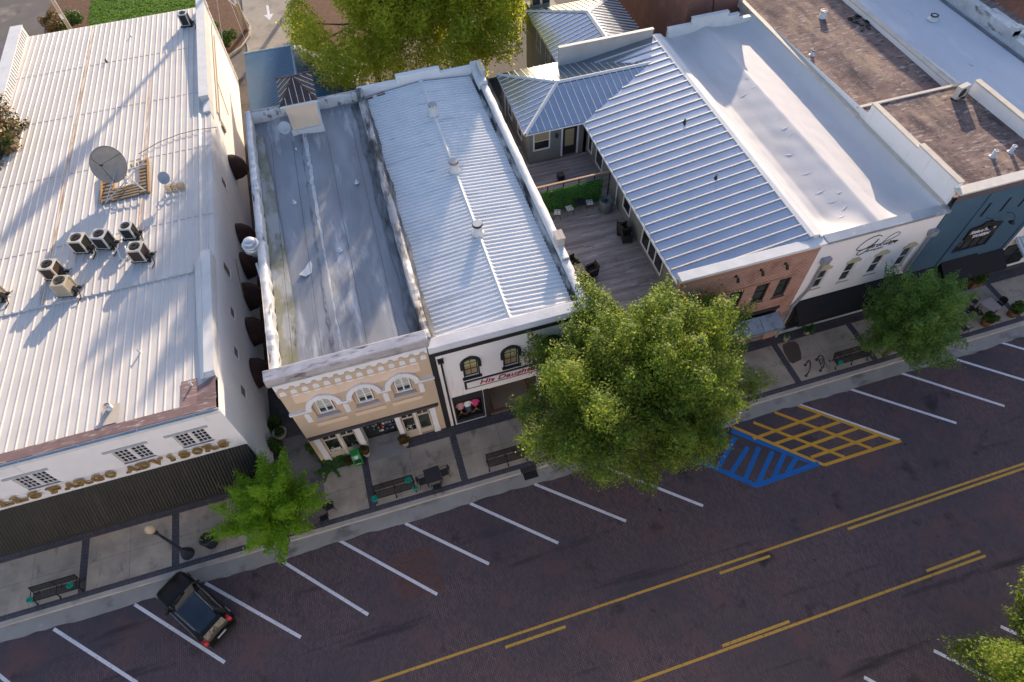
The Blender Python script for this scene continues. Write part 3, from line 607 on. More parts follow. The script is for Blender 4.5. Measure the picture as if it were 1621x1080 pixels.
b = MB()
fp = M @ Vector((0, 0, 1.25)); r_ = 1.1
for a in (.6, 2.7, 4.8): b.tube([tuple(M @ Vector((r_ * math.cos(a), r_ * math.sin(a), .28))), tuple(fp)], .015, 5)
b.tube([tuple(fp), tuple(M @ Vector((0, 0, 1.0)))], .06, 8); obj('feed_arm', b, DARKM, t)
b = MB(); b.tube([(-.4, .9, 1.0), (0, .2, .7), (.1, -.2, .15)], .07, 8)
for p, q in (((-1.2, -1.6, .12), (1.2, 1.5, .35)), ((1.3, -1.3, .2), (-.3, .6, .6)), ((.3, .9, .4), (1.3, 1.4, .2)), ((-1.1, -1.3, .15), (-.2, .7, .9)), ((1.25, -1.25, .15), (.0, .5, .75)), ((-1.0, 1.4, .15), (-.3, .6, .9))): b.tube([p, q], .035, 6)
obj('struts', b, GALV, t)
t = thing('satellite_dish', 'small grey satellite dish weighted with cinder blocks beside the big dish', 'satellite dish', (-12.7, 37.2, 7.85))
b, M = dish_mesh(.40, .07, (-.25, -.72, .65), (-.28, .05, .95)); obj('reflector', b, mat('dish_blue', (.30, .32, .36), (.26, .28, .32), 2, .5, local=True), t)
b = MB(); b.tube([(-.25, .12, .9), (.05, .12, .5), (.1, .1, .05)], .035, 7); b.tube([(-.15, .1, .72), (-.05, -.35, .85)], .02, 5); obj('mast', b, GALV, t)
for i, (dx, lab) in enumerate(((-.28, 'cinder block under the small dish, left one of the three'), (.12, 'cinder block under the small dish, middle one of the three'), (.5, 'cinder block under the small dish, right one of the three'))):
    b = MB(); z = 0
    b.box(-.1, .1, -.2, -.17, 0, .4); b.box(-.1, .1, .17, .2, 0, .4); b.box(-.1, .1, -.17, .17, 0, .03); b.box(-.1, .1, -.17, .17, .37, .4); b.box(-.1, .1, -.17, .17, .185, .215)
    o = obj('cinder_block', b, CMU, loc=(-12.75 + dx, 37.1 - dx * .05, zbk(37.1) + .065)); o.rotation_euler = (0, 0, R(78)); tag(o, lab, 'cinder block', 'cinder blocks under the small dish')
def pipe_vent(label, loc, r, h, m, collar=None, cat='roof vent', lean=(0, 0)):
    t = thing('roof_vent', label, cat, loc); b = MB(); b.smooth = True
    b.lathe([(r * 1.8, 0), (r * 1.4, .03), (r, .06), (r, h)], n=14); obj('pipe', b, m, t); c = MB(); c.smooth = True; c.lathe([(r * 1.12, h - .04), (r * 1.15, h + .02), (r * .8, h + .025), (r * .75, h - .1)], n=14); obj('rim', c, collar or m, t); return t
pipe_vent('thin white vent pipe on the front slope of the white roof', (-14.28, 23.8, 8.33), .05, .32, WHITE)
pipe_vent('thin white vent pipe in the red patch near the roof corner', (-11.55, 20.7, 8.52), .05, .32, WHITE)
pipe_vent('rusty capped vent on a tan square patch by the front edge of the white roof', (-15.5, 20.55, 8.53), .15, .40, GALV, RUST)
pipe_vent('tiny pipe stub high on the white roof', (-16.7, 59.0, 7.18), .05, .2, WHITE)
pipe_vent('small dark stub at the back left of the white roof', (-18.4, 55.5, 7.3), .06, .18, DARKM)
b = MB(); b.quad((-15.85, 19.6, 8.66), (-15.05, 19.6, 8.66), (-15.05, 20.75, 8.60), (-15.85, 20.75, 8.60)); o = obj('roof_patch', b, mat('tan_sheet', (.48, .42, .35), (.4, .35, .3), 3, .8)); tag(o, 'tan sheet metal patch under the rusty capped vent', 'roof patch')
# ================================================================ tan storefront building
B = thing('tan_shop_building', 'tan shop building with three arched windows, white scalloped trim and flat silver roof', 'building', (-3.6, 19, 0), world=True)
WC = [-5.70, -3.54, -1.43]; HWN = .42; Z0, ZS, ZT = 5.35, 6.35, 6.95
holes = [(c - .62, c + .62, 5.2, 7.05) for c in WC] + [(-6.86, -4.9, .0, 2.98), (-4.55, -2.50, 0, 2.98), (-2.2, -.42, 0, 2.98)]
b = MB(); facade(b, -7.5, .30, 0, 9.35, 19.0, holes, .16)

obj('wall', b, TAN, B)
b = MB(); b.quad((-7.5, 42, 0), (-7.5, 19, 0), (-7.5, 19, 9.3), (-7.5, 42, 9.3)); b.quad((.3, 42, 0), (-7.5, 42, 0), (-7.5, 42, 9.2), (.3, 42, 9.2)); b.quad((.30, 19, 0), (.30, 42, 0), (.30, 42, 9.3), (.30, 19, 9.3)); obj('side_wall', b, mat('side_render', (.66, .62, .57), (.56, .53, .49), .7, .8), B)
def arc(cx, hw, zs, rise, n=14): return [(cx - hw * math.cos(math.pi * i / n), zs + rise * math.sin(math.pi * i / n)) for i in range(n + 1)]
for c in WC:   # arched reveals: fill the corners of the opening above the arch
    b = MB(); A = arc(c, .62, 6.45, .58); A2 = arc(c, HWN + .03, ZS, .60)
    for i in range(len(A) - 1):
        (x0, z0), (x1, z1) = A[i], A[i + 1]; b.quad((x0, 18.999, z0), (x1, 18.999, z1), (x1, 18.999, 7.055), (x0, 18.999, 7.055)); b.quad((x0, 19, z0), (x1, 19, z1), (x1, 19.14, z1), (x0, 19.14, z0))
    b.quad((c - .62, 19.14, 5.2), (c - HWN - .03, 19.14, 5.2), (c - HWN - .03, 19.14, ZS), (c - .62, 19.14, 6.45)); b.quad((c + HWN + .03, 19.14, 5.2), (c + .62, 19.14, 5.2), (c + .62, 19.14, 6.45), (c + HWN + .03, 19.14, ZS)); b.quad((c - HWN - .03, 19.14, 5.2), (c + HWN + .03, 19.14, 5.2), (c + HWN + .03, 19.14, Z0), (c - HWN - .03, 19.14, Z0))
    for i in range(len(A) - 1): b.quad((A2[i][0], 19.14, A2[i][1]), (A2[i + 1][0], 19.14, A2[i + 1][1]), (A[i + 1][0], 19.14, A[i + 1][1]), (A[i][0], 19.14, A[i][1]))
    obj('window_reveal', b, TAN, B)
    f = MB(); y0, y1 = 19.07, 19.17
    O = [(c - HWN, Z0)] + arc(c, HWN, ZS, .56, 12) + [(c + HWN, Z0)]; I = [(c - HWN + .07, Z0 + .08)] + arc(c, HWN - .07, ZS, .48, 12) + [(c + HWN - .07, Z0 + .08)]
    n = len(O)
    for i in range(n):
        j = (i + 1) % n; f.quad((O[i][0], y0, O[i][1]), (O[j][0], y0, O[j][1]), (I[j][0], y0, I[j][1]), (I[i][0], y0, I[i][1])); f.quad((I[i][0], y0, I[i][1]), (I[j][0], y0, I[j][1]), (I[j][0], y1, I[j][1]), (I[i][0], y1, I[i][1])); f.quad((O[j][0], y0, O[j][1]), (O[i][0], y0, O[i][1]), (O[i][0], y1, O[i][1]), (O[j][0], y1, O[j][1]))
    f.box(c - .035, c + .035, 19.09, 19.15, Z0 + .07, 6.84); f.box(c - HWN + .06, c + HWN - .06, 19.095, 19.145, 6.09, 6.14)
    q = obj('window', f, TRIMW, B)
    p = MB(); p.poly([(x, 19.155, z) for x, z in I]); obj('pane', p, GLASSG, q)
    p = MB(); p.poly([(x, 19.152, z) for x, z in I if z > 5.9] + [(c + HWN - .07, 19.152, 5.75), (c - HWN + .07, 19.152, 5.75)]); obj('blind', p, BLIND, q)
    s = MB(); s.box(c - .66, c + .66, 18.9, 19.08, 5.08, 5.215); obj('window_sill', s, mat('sill_grey', (.50, .46, .47), (.42, .38, .38), 2, .7), B)
    h = MB(); A = arc(c, .95, 6.22, 1.18, 18); I = arc(c, .66, 6.22, .86, 18)
    for i in range(18):
        a0, a1, i0, i1 = A[i], A[i + 1], I[i], I[i + 1]; ya = 18.86
        h.quad((a0[0], ya, a0[1]), (i0[0], ya, i0[1]), (i1[0], ya, i1[1]), (a1[0], ya, a1[1])); h.quad((a0[0], ya, a0[1]), (a1[0], ya, a1[1]), (a1[0], 19, a1[1]), (a0[0], 19, a0[1])); h.quad((i1[0], ya, i1[1]), (i0[0], ya, i0[1]), (i0[0], 19, i0[1]), (i1[0], 19, i1[1]))
    h.prism([(c - .07, 7.02), (c + .07, 7.02), (c + .11, 7.48), (c - .11, 7.48)], 'y', 18.83, 19.0); obj('arch_hood', h, TRIMW, B)
b = MB(); st = [-7.56] + [v for c in WC for v in (c - .66, c + .66)] + [.34]
for x0, x1 in zip(st[0::2], st[1::2]): b.box(x0, x1, 18.87, 18.999, 6.10, 6.24); b.box(x0, x1, 18.83, 18.999, 6.24, 6.29)
obj('string_course', b, TRIMW, B)
for x in (-6.76, -4.66, -2.48, -.48):
    b = MB(); b.prism([(x - .14, 4.92), (x + .14, 4.92), (x + .14, 5.75)] + [(x + .14 * math.cos(a), 5.75 + .11 * math.sin(a)) for a in (.6, 1.2, 1.57, 1.94, 2.54)] + [(x - .14, 5.75)], 'y', 18.965, 18.999); obj('trim_panel', b, TRIMW, B)
for c in WC:
    b = MB(); b.box(c - .86, c + .86, 18.955, 18.999, 4.28, 4.66); b.box(c - .86, c + .86, 18.94, 18.956, 4.63, 4.68); obj('spandrel_panel', b, TANL, B)
b = MB(); b.box(-6.95, -.3, 18.988, 18.9985, 7.05, 7.9)
for c in WC: pass
obj('frieze_panel', b, TANL, B)
# corbel table: white ground, tan zig-zag band with white niches
b = MB(); b.box(-7.5, .3, 18.93, 18.999, 8.55, 9.36); obj('cornice_field', b, TRIMW, B)
b = MB(); top = [(-7.5, 8.60)]; N = 14; px = 7.8 / N
for i in range(N): x0 = -7.5 + i * px; top += [(x0 + px * .18, 8.66), (x0 + px * .36, 8.86), (x0 + px * .64, 8.86), (x0 + px * .82, 8.66)]
top += [(.3, 8.60)]; bot = [(.3, 8.06), (-7.5, 8.06)]
b.prism(top + bot, 'y', 18.89, 18.985); obj('corbel_band', b, TAN, B)
b = MB()
for i in range(N): x = -7.5 + (i + .5) * px; b.prism([(x - .155, 8.2), (x + .155, 8.2), (x + .155, 8.44), (x + .09, 8.57), (x - .09, 8.57), (x - .155, 8.44)], 'y', 18.872, 18.888)
obj('niches', b, TRIMW, B)
b = MB()
for i in range(1, N - 1): x = -7.5 + (i + .5) * px; b.prism([(x + .21 * math.cos(a), 8.05 - .13 * math.sin(a)) for a in [math.pi * k / 8 for k in range(9)]], 'y', 18.90, 18.985)
obj('scallops', b, TRIMW, B)
b = MB(); b.prism([(18.80, 9.30), (18.78, 9.50), (18.84, 9.92), (19.42, 9.98), (19.5, 9.3)], 'x', -7.66, .46)
obj('coping', b, COPING, B, bevel=.03)
# lower shop front
b = MB(); b.box(-7.42, .14, 18.90, 18.999, 3.02, 3.26); b.box(-7.45, .18, 18.86, 18.999, 3.26, 3.31); obj('fascia_band', b, mat('fascia_dark', (.05, .047, .05), (.07, .066, .07), 2, .6), B)
b = MB()
for x0, x1 in ((-7.22, -6.88), (-4.89, -4.56), (-2.5, -2.2), (-.41, -.07)): b.box(x0, x1, 18.93, 18.999, .45, 2.98); b.box(x0 - .02, x1 + .02, 18.91, 18.999, .0, .45)
b.box(-4.575, -4.556, 19.0, 19.75, 0, 2.98); b.box(-2.5, -2.48, 19.0, 19.75, 0, 2.98); obj('pilasters', b, TRIMW, B)
def shopbay(x0, x1, door=False):
    zb = .12 if door else .58
    f = MB(); f.box(x0, x1, 19.06, 19.16, 2.30, 2.42); f.box(x0, x1, 19.06, 19.16, 2.84, 2.97); f.box(x0, x0 + .09, 19.06, 19.16, zb, 2.84); f.box(x1 - .09, x1, 19.06, 19.16, zb, 2.84)
    m = (x0 + x1) / 2; f.box(m - .03, m + .03, 19.07, 19.15, 2.42, 2.84); f.box(x0 + .09, x1 - .09, 19.06, 19.16, zb, zb + (.5 if door else .16))
    if not door: f.box(x0, x1, 19.04, 19.18, .0, .56); f.box(x0 + .12, x1 - .12, 19.02, 19.042, .14, .42)
    else: f.box(x0 + .14, x1 - .14, 19.045, 19.062, .2, .5)
    q = obj('shop_door' if door else 'shop_window', f, FRAMET, B); p = MB(); p.box(x0 + .08, x1 - .08, 19.11, 19.13, zb + .1, 2.86); obj('pane', p, GLASSG if door else GLASS, q)
shopbay(-6.84, -5.92); shopbay(-5.82, -4.92); shopbay(-2.18, -1.36); shopbay(-1.26, -.44, True)
b = MB(); b.box(-5.92, -5.82, 19.0, 19.2, 0, 2.98); b.box(-1.36, -1.26, 19.0, 19.2, 0, 2.98); obj('mullion', b, TRIMW, B)
b = MB(); b.box(-4.56, -2.5, 19.75, 19.8, 0, 2.98); obj('entry_wall', b, DARKM, B)
for x0, x1 in ((-4.5, -3.56), (-3.5, -2.56)): window(B, x0, x1, .1, 2.2, 19.66, .09, 1, 1, BLACKM, GLASS, name='entry_door')
rr = random.Random(4); DISP = [mat('display_%d' % i, c, None, 3, .7) for i, c in enumerate(((.6, .58, .55), (.45, .12, .09), (.08, .12, .32), (.5, .42, .25), (.22, .3, .3)))]
b = MB()
for k in range(34): b.m = rr.choice([0, 3, 4, 1, 2, 4, 3, 4]); b.cbox(rr.uniform(-4.4, -2.6), 19.64, rr.choice((.7, 1.1, 1.5, 1.85)) + rr.uniform(0, .1), rr.uniform(.05, .16), .05, rr.uniform(.08, .26))
obj('display', b, DISP, B)
b = MB()
for k in range(30):
    b.m = rr.choice([0, 3, 3, 4, 4]); x = rr.choice((rr.uniform(-6.7, -6.0), rr.uniform(-5.7, -5.0), rr.uniform(-2.1, -1.5))); b.cbox(x, 19.1, rr.uniform(.75, 1.5), rr.uniform(.04, .16), .012, rr.uniform(.04, .22))
b.m = 0; b.cbox(-6.4, 19.1, .95, .6, .01, .34); obj('window_goods', b, DISP, B)
# roof, parapets
b = MB(); rg = random.Random(2)
def RZ(i, j): x = -7.1 + 7.2 * i / 24; y = 19.4 + 22.3 * j / 60; xr = -4.15 + .012 * (y - 20); rid = max(0, 1 - abs(x - xr) / 3.2) * .16 + max(0, 1 - abs(x - xr) / .25) * .06; return (x, y, 8.45 + .06 * (i / 24) + rid + rg.uniform(-.012, .012) - .05 * math.sin(i * .5))
b.grid(RZ, 24, 60); b.smooth = True; obj('roof', b, SILVER, B, smooth=True)
b = MB()
for x, dx in ((-4.95, .25), (-6.45, .35), (-2.6, .2), (-.9, .25)):
    b.quad((x - .009 - dx * 0, 20.2, 8.71), (x + .009, 20.2, 8.71), (x + .009 + dx, 38.6, 8.66), (x - .009 + dx, 38.6, 8.66))
obj('roof_seams', b, mat('seam_black', (.03, .03, .035), None, 3, .7), B)
b = MB(); rr = random.Random(17); prev = None
for i in range(61):
    y = 19.6 + i * .36; xr = -4.15 + .012 * (y - 20); w0, w1 = rr.uniform(.10, .22), rr.uniform(.02, .08); q = [(xr - w0 - .12, y, 8.695), (xr + w1 - .1, y, 8.70), (xr + w1 + rr.uniform(.1, .22), y, 8.70)]
    if prev: b.m = 0; b.quad(prev[0], prev[1], q[1], q[0]); b.m = 1; b.quad(prev[1], prev[2], q[2], q[1])
    prev = q
obj('ridge_seam', b, [mat('ridge_dark', (.10, .10, .11), (.25, .25, .27), 2.5, .7), mat('ridge_white', (.6, .6, .6), (.36, .37, .39), 2.5, .6)], B)  # dark strip along the left side of the pale ridge line
b = MB(); prev = None
for i in range(61):
    y = 19.6 + i * .36; w = .50 + .10 * math.sin(i * .35) * math.sin(i * .13) + rr.uniform(-.04, .04); q = [(.24 - w, y, 8.66), (.26, y, 8.70)]
    if prev: b.quad(prev[0], prev[1], q[1], q[0])
    prev = q
obj('tar_stain', b, mat('tar_edge', (.03, .03, .034), (.26, .27, .29), 1.1, .7, stretch=(2, .5, 1)), B)
b = MB(); b.quad((-7.05, 19.5, 8.60), (-6.35, 19.5, 8.60), (-6.0, 24, 8.595), (-6.3, 34, 8.59)); b.poly([(-7.05, 19.5, 8.603), (-6.3, 34, 8.59), (-6.6, 40, 8.59), (-7.05, 40, 8.6)])
obj('algae_stain', b, mat('algae', (.17, .165, .085), (.27, .27, .25), .9, .9, stains=(((.33, .34, .34), 1.1, .5, .62, (1, .4, 1)), ((.09, .09, .06), 1.8, .58, .7, (1, .4, 1)))), B)
def lumpy(x0, x1, y0, y1, z0, z1, seed, n=70, amp=.05, along='y'):
    b = MB(); q = random.Random(seed); b.smooth = True; prev = None
    for i in range(n + 1):
        t = i / n; j = [q.uniform(-amp, amp) for _ in range(6)]; h = z1 + .5 * j[4] + .03 * math.sin(i * .5 + seed)
        if along == 'y':
            y = y0 + (y1 - y0) * t; P = [(x0 + j[0] * .4, y, z0), (x0 + j[1] * .5, y, h - .05), (x0 + .06 + j[2] * .3, y, h), (x1 - .06 + j[3] * .3, y, h), (x1 + j[5], y, h - .07), (x1 + j[2], y, z0)]
        else:
            x = x0 + (x1 - x0) * t; P = [(x, y0 + j[0] * .4, z0), (x, y0 + j[1] * .5, h - .05), (x, y0 + .06, h), (x, y1 - .06, h), (x, y1 + j[5], h - .07), (x, y1 + j[2], z0)]
        if prev: 
            k = len(b.v) ; b.add(prev + P, [(a, a + 1, a + 7, a + 6) for a in range(5)])
        else: b.add(P, [tuple(range(6))])
        prev = P
    b.add(prev, [tuple(range(5, -1, -1))]); return b
obj('side_parapet', lumpy(-7.52, -7.08, 19.5, 41.95, 8.3, 9.25, 3), LUMPW, B); obj('rear_parapet', lumpy(-7.1, .3, 41.55, 42.02, 8.3, 9.15, 9, 30, .05, 'x'), LUMPW, B)
for x, y, z in ((-3.05, 27.5, 8.65), (-4.55, 37.5, 8.6), (-5.2, 32.5, 8.6), (-1.2, 33.0, 8.66)):
    p = MB(); p.smooth = True; p.lathe([(.16, 0), (.1, .05), (.06, .08), (.06, .22), (.04, .23)], x, y, 10, z - .04); obj('roof_stub', p, WHITE, B)
p = MB(); p.prism([(-5.55, 26.4), (-5.2, 26.15), (-4.85, 26.3), (-4.72, 26.9), (-4.78, 27.25), (-4.95, 27.1), (-5.15, 26.75)], 'z', 8.60, 8.645); obj('roof_patch', p, WHITE, B)
# roof hatch house with its small hipped roof
B2 = thing('roof_hatch_house', 'small cream stair house with a dark hipped metal roof standing on the silver roof', 'stair house', (-3.55, 40.4, 8.5), world=True)
b = MB(); b.box(-4.5, -2.55, 39.2, 42.1, 8.4, 11.0); obj('wall', b, TANL, B2)
b = MB(); x0, x1, y0, y1, z, zt = -4.72, -2.34, 38.95, 42.3, 10.98, 11.9; cx, cy = (x0 + x1) / 2, (y0 + y1) / 2
P = [(x0, y0, z), (x1, y0, z), (x1, y1, z), (x0, y1, z)]; A = (cx, cy, zt); b.add(P + [A], [(0, 1, 4), (1, 2, 4), (2, 3, 4), (3, 0, 4), (3, 2, 1, 0)])
for p in P: b.tube([p, A], .07, 6)
DKROOF = mat('dark_red_roof', (.055, .035, .035), (.08, .055, .052), 3, .55, stains=(((.45, .42, .42), 2.5, .62, .72, (1, 1, 1)),)); obj('hipped_roof', b, DKROOF, B2)
b = MB()
for k in range(1, 6):
    t = k / 6; xx = x0 + (x1 - x0) * t; q = 1 - abs(2 * t - 1); b.tube([(xx, y0, z + .02), (xx, y0 + (cy - y0) * q, z + (zt - z) * q + .02)], .022, 5); yy = y0 + (y1 - y0) * t; b.tube([(x1, yy, z + .02), (x1 + (cx - x1) * q, yy, z + (zt - z) * q + .02)], .022, 5); b.tube([(x0, yy, z + .02), (x0 + (cx - x0) * q, yy, z + (zt - z) * q + .02)], .022, 5)
obj('seams', b, WHITE, B2); b = MB(); b.box(-4.75, -2.31, 38.9, 38.97, 10.86, 11.0); b.box(-2.56, -2.5, 39.15, 42.1, 8.6, 10.9); b.box(-4.6, -2.45, 39.0, 39.25, 8.5, 9.0); obj('trim', b, WHITE, B2)
t = thing('satellite_dish', 'small round satellite dish in front of the roof stair house', 'satellite dish', (-4.75, 38.3, 8.6)); b, M = dish_mesh(.42, .08, (-.1, -.75, .65), (-.1, .0, 1.3)); obj('reflector', b, mat('dish_pale', (.4, .43, .46), (.36, .38, .4), 2, .5, local=True), t); b = MB(); b.tube([(-.05, .08, 1.2), (.05, .2, .6), (.05, .2, 0)], .03, 6); b.tube([(-.1, -.05, 1.05), (-.1, -.45, 1.4)], .02, 5); obj('mast', b, GALV, t)
# kitchen exhaust on the alley side
t = thing('exhaust_fan', 'round galvanised exhaust hood rising from the alley beside the silver roof', 'exhaust fan', (-7.72, 28.9, 8.2)); b = MB(); b.smooth = True
b.tube([(.0, -2.0, -.4), (-.08, -.6, .15)], .16, 10); b.lathe([(.2, .0), (.26, .3), (.46, .45), (.48, .75), (.44, .78)], -.15, .1, 22, .2); obj('duct', b, GALV, t); b = MB(); b.smooth = True; b.lathe([(.36, .92), (.36, 1.12), (.30, 1.2), (.05, 1.22)], -.15, .1, 22, .2); b.lathe([(.47, .78), (.50, .92), (.40, .95)], -.15, .1, 22, .2); obj('cap', b, GALV, t)

# ================================================================ white shop with ribbed white roof
B = thing('white_shop_building', 'white shop building with black trimmed arched windows and a ribbed white roof', 'building', (4.8, 19, 0), world=True)
WC = [2.42, 4.74, 7.02]; holes = [(c - .40, c + .40, 5.2, 6.98) for c in WC] + [(1.02, 2.9, 0, 3.36), (3.25, 6.3, 0, 3.3), (6.6, 8.6, 0, 3.3)]
b = MB(); facade(b, .62, 9.3, 0, 8.1, 19.0, holes, .22)
b.quad((9.3, 19, 0), (9.3, 42.4, 0), (9.3, 42.4, 9.0), (9.3, 19, 9.0)); b.quad((9.3, 42.4, 0), (.3, 42.4, 0), (.3, 42.4, 8.6), (9.3, 42.4, 8.6)); obj('wall', b, WHITEB, B)
b = MB(); b.box(.31, .62, 18.94, 19.1, 0, 8.1); b.box(.31, 9.36, 18.9, 19.1, 8.1, 8.58); b.box(.31, 9.36, 18.84, 19.1, 8.52, 8.6); obj('black_trim', b, DARKM, B)
for c in WC:
    b = MB(); A = arc(c, .40, 6.6, .38); 
    for i in range(len(A) - 1): b.quad((A[i][0], 19.0 - .001, A[i][1]), (A[i + 1][0], 19 - .001, A[i + 1][1]), (A[i + 1][0], 19 - .001, 6.99), (A[i][0], 19 - .001, 6.99)); b.quad((A[i][0], 19.2, A[i][1]), (A[i][0], 18.95, A[i][1]), (A[i + 1][0], 18.95, A[i + 1][1]), (A[i + 1][0], 19.2, A[i + 1][1]))
    O = arc(c, .60, 6.55, .62, 16); I = arc(c, .405, 6.6, .385, 16)
    for i in range(16): b.quad((O[i][0], 18.92, O[i][1]), (I[i][0], 18.92, I[i][1]), (I[i + 1][0], 18.92, I[i + 1][1]), (O[i + 1][0], 18.92, O[i + 1][1])); b.quad((O[i][0], 18.92, O[i][1]), (O[i + 1][0], 18.92, O[i + 1][1]), (O[i + 1][0], 19, O[i + 1][1]), (O[i][0], 19, O[i][1]))
    for s in (-1, 1): b.box(min(c + s * .40, c + s * .60), max(c + s * .40, c + s * .60), 18.92, 18.999, 6.05, 6.57); b.box(min(c + s * .402, c + s * .47), max(c + s * .402, c + s * .47), 18.94, 18.999, 5.2, 6.05)
    b.prism([(c - .09, 7.1), (c + .09, 7.1), (c + .12, 7.26), (c - .12, 7.26)], 'y', 18.9, 18.93); b.box(c - .56, c + .56, 18.86, 19.02, 5.06, 5.198); obj('window_surround', b, DARKM, B)
    window(B, c - .40, c + .40, 5.2, 6.98, 19.08, .06, 2, 3, BLACKM, GLASSG, mun=.04, blind=(BLINDT, .0))
    b = MB(); rr = random.Random(int(c * 10))
    b.box(c - .33, c + .33, 19.106, 19.112, 6.1, 6.6); obj('window_decal', b, mat('decal_yellow', (.40, .42, .06), (.5, .48, .4), 6, .6, stretch=(.4, 1, 5)), B)
b = MB(); b.prism([(18.78, 8.60), (18.76, 8.74), (18.86, 8.98), (19.5, 9.02), (19.6, 8.6)], 'x', .35, 9.5); rr = random.Random(8); obj('wrapped_coping', b, mat('wrap_white', (.64, .63, .64), (.52, .51, .53), .7, .5, bump=.8, bscale=1.8), B, bevel=.03)
S = thing('shop_sign', 'long white shop sign board with black border and crimson hand lettered words', 'sign', (4.7, 18.95, 4.3), world=True)
b = MB(); b.box(1.9, 7.55, 18.93, 18.999, 3.95, 4.76); obj('border', b, DARKM, S); b = MB(); b.box(2.03, 7.42, 18.915, 18.929, 4.06, 4.66); obj('board', b, TRIMW, S)
b = text_mb('His Daughter', .60, .02, shear=.25, off=.010, x=2.75, z=4.19, y=18.90, sx=1.12); obj('lettering', b, mat('crimson', (.45, .015, .05), None, 3, .6), S)
def pipe_down(B, x, y, z0, z1, m, head=True, r=.055):
    b = MB(); b.tube([(x, y, z0), (x, y, z1)], r, 8)
    if head: b.box(x - .16, x + .16, y - .12, y + .12, z1 - .02, z1 + .2)
    return obj('downspout', b, m, B)
pipe_down(B, .86, 18.9, .05, 7.5, BLACKM)
b = MB(); b.box(1.04, 2.88, 19.06, 19.2, 2.55, 3.34); b.box(1.04, 2.88, 19.06, 19.2, 0, .42); b.box(1.04, 1.14, 19.06, 19.2, .42, 2.55); b.box(2.76, 2.88, 19.06, 19.2, .42, 2.55); b.box(1.14, 2.76, 19.05, 19.2, 2.42, 2.5)
q = obj('shop_window', b, DARKM, B); p = MB(); p.box(1.13, 2.77, 19.6, 19.62, .3, 2.6); obj('pane', p, mat('display_dark', (.012, .012, .013), None, 2, .4), q)
b = MB(); b.box(2.92, 3.24, 18.9, 19.4, 0, 3.34); obj('pier', b, DARKM, B)
PINK = mat('hot_pink', (.62, .06, .22), (.5, .04, .17), 9, .7); PALEP = mat('pale_pink', (.58, .30, .36), (.48, .25, .3), 9, .7); DENIM = mat('denim', (.05, .09, .17), (.04, .07, .13), 9, .8); LTWOOD = mat('light_wood', (.5, .3, .13), None, 6, .6)
for x, m, lab in ((1.45, PALEP, 'pale pink top on a wooden dress stand in the black shop window'), (1.93, TRIMW, 'white top and denim skirt on a wooden dress stand in the black shop window'), (2.4, PINK, 'hot pink top on a wooden dress stand in the black shop window')):
    t = thing('dress_stand', lab, 'dress stand', (x, 19.40, .42), 'dress stands in the shop window'); b = MB(); b.tube([(0, 0, 0), (0, 0, .95)], .02, 6); b.tube([(-.22, -.1, .02), (0, 0, .3), (.22, -.1, .02)], .016, 5); b.tube([(0, .1, .02), (0, 0, .3)], .016, 5); obj('stand', b, LTWOOD, t)
    b = MB(); b.smooth = True; b.add([], []); pr = [(.17, .75), (.16, .95), (.18, 1.15), (.19, 1.3), (.06, 1.42)]; n = 14
    vs = []; fs = []
    for r_, z in pr:
        for k in range(n): a = 6.2832 * k / n; vs.append((r_ * math.cos(a) * 1.15, r_ * .6 * math.sin(a), z))
    for i in range(4):
        for k in range(n): fs.append((i * n + k, i * n + (k + 1) % n, (i + 1) * n + (k + 1) % n, (i + 1) * n + k))
    b.add(vs, fs); 
    for s in (-1, 1): b.tube([(s * .17, 0, 1.28), (s * .27, -.03, 1.02)], [.06, .05], 7)
    obj('top', b, m, t)
    if m is TRIMW: b = MB(); b.smooth = True; b.lathe([(.22, .55), (.18, .8), (.15, .86)], n=12); obj('skirt', b, DENIM, t)
b = MB(); b.box(3.25, 6.3, 21.6, 21.7, 0, 3.3); b.box(3.16, 3.24, 19.2, 21.6, 0, 3.3); b.box(6.3, 6.4, 19.2, 21.6, 0, 3.3); b.quad((3.2, 19.2, 3.3), (6.4, 19.2, 3.3), (6.4, 21.7, 3.3), (3.2, 21.7, 3.3)); obj('recess_wall', b, mat('recess_brown', (.12, .08, .06), None, 2, .8), B)
b = MB(); b.box(3.25, 6.3, 18.98, 21.6, 0, .03); obj('recess_floor', b, mat('recess_floor', (.26, .22, .18), (.2, .17, .14), 1, .8), B)
b = MB(); b.box(3.3, 6.25, 19.06, 19.3, .03, .045); b.box(3.3, 3.52, 19.3, 21.4, .03, .045); b.box(6.0, 6.25, 19.3, 21.4, .03, .045); obj('brick_border', b, brickmat('border_brick', (.24, .09, .06), (.17, .07, .05), (.1, .07, .06), .12, .2, .012), B)
window(B, 6.65, 8.55, .4, 3.25, 19.08, .1, 1, 1, DARKM, GLASS, name='shop_window')
# roof sheet: ribs run across from the ridge
def wr(x): return 8.92 - .10 * abs(x - 4.92)
b = MB(); y = 19.5; sec = []
while y < 41.9: sec += [(y, 0), (y + .035, .065), (y + .08, .065), (y + .115, 0)]; y += .30
xsn = [.68, 1.4, 2.8, 4.92, 7.0, 8.0, 8.55]; W = len(xsn)
b.add([(x, yy, wr(x) + h) for yy, h in sec for x in xsn], [(j * W + i, j * W + i + 1, (j + 1) * W + i + 1, (j + 1) * W + i) for j in range(len(sec) - 1) for i in range(W - 1)])
WROOF = mat('white_ribbed_roof', (.76, .75, .74), (.66, .66, .66), .5, .5, stains=(((.42, .43, .46), .9, .58, .78, (.3, 2.5, 1)), ((.22, .22, .23), 1.3, .66, .76, (.35, 3, 1)))); obj('roof', b, WROOF, B)
b = MB(); b.prism([(4.72, 8.90), (4.92, 9.03), (5.12, 8.90)], 'y', 19.5, 42.0); obj('ridge_cap', b, WHITE, B)
b = MB(); prev = None; rr = random.Random(9)
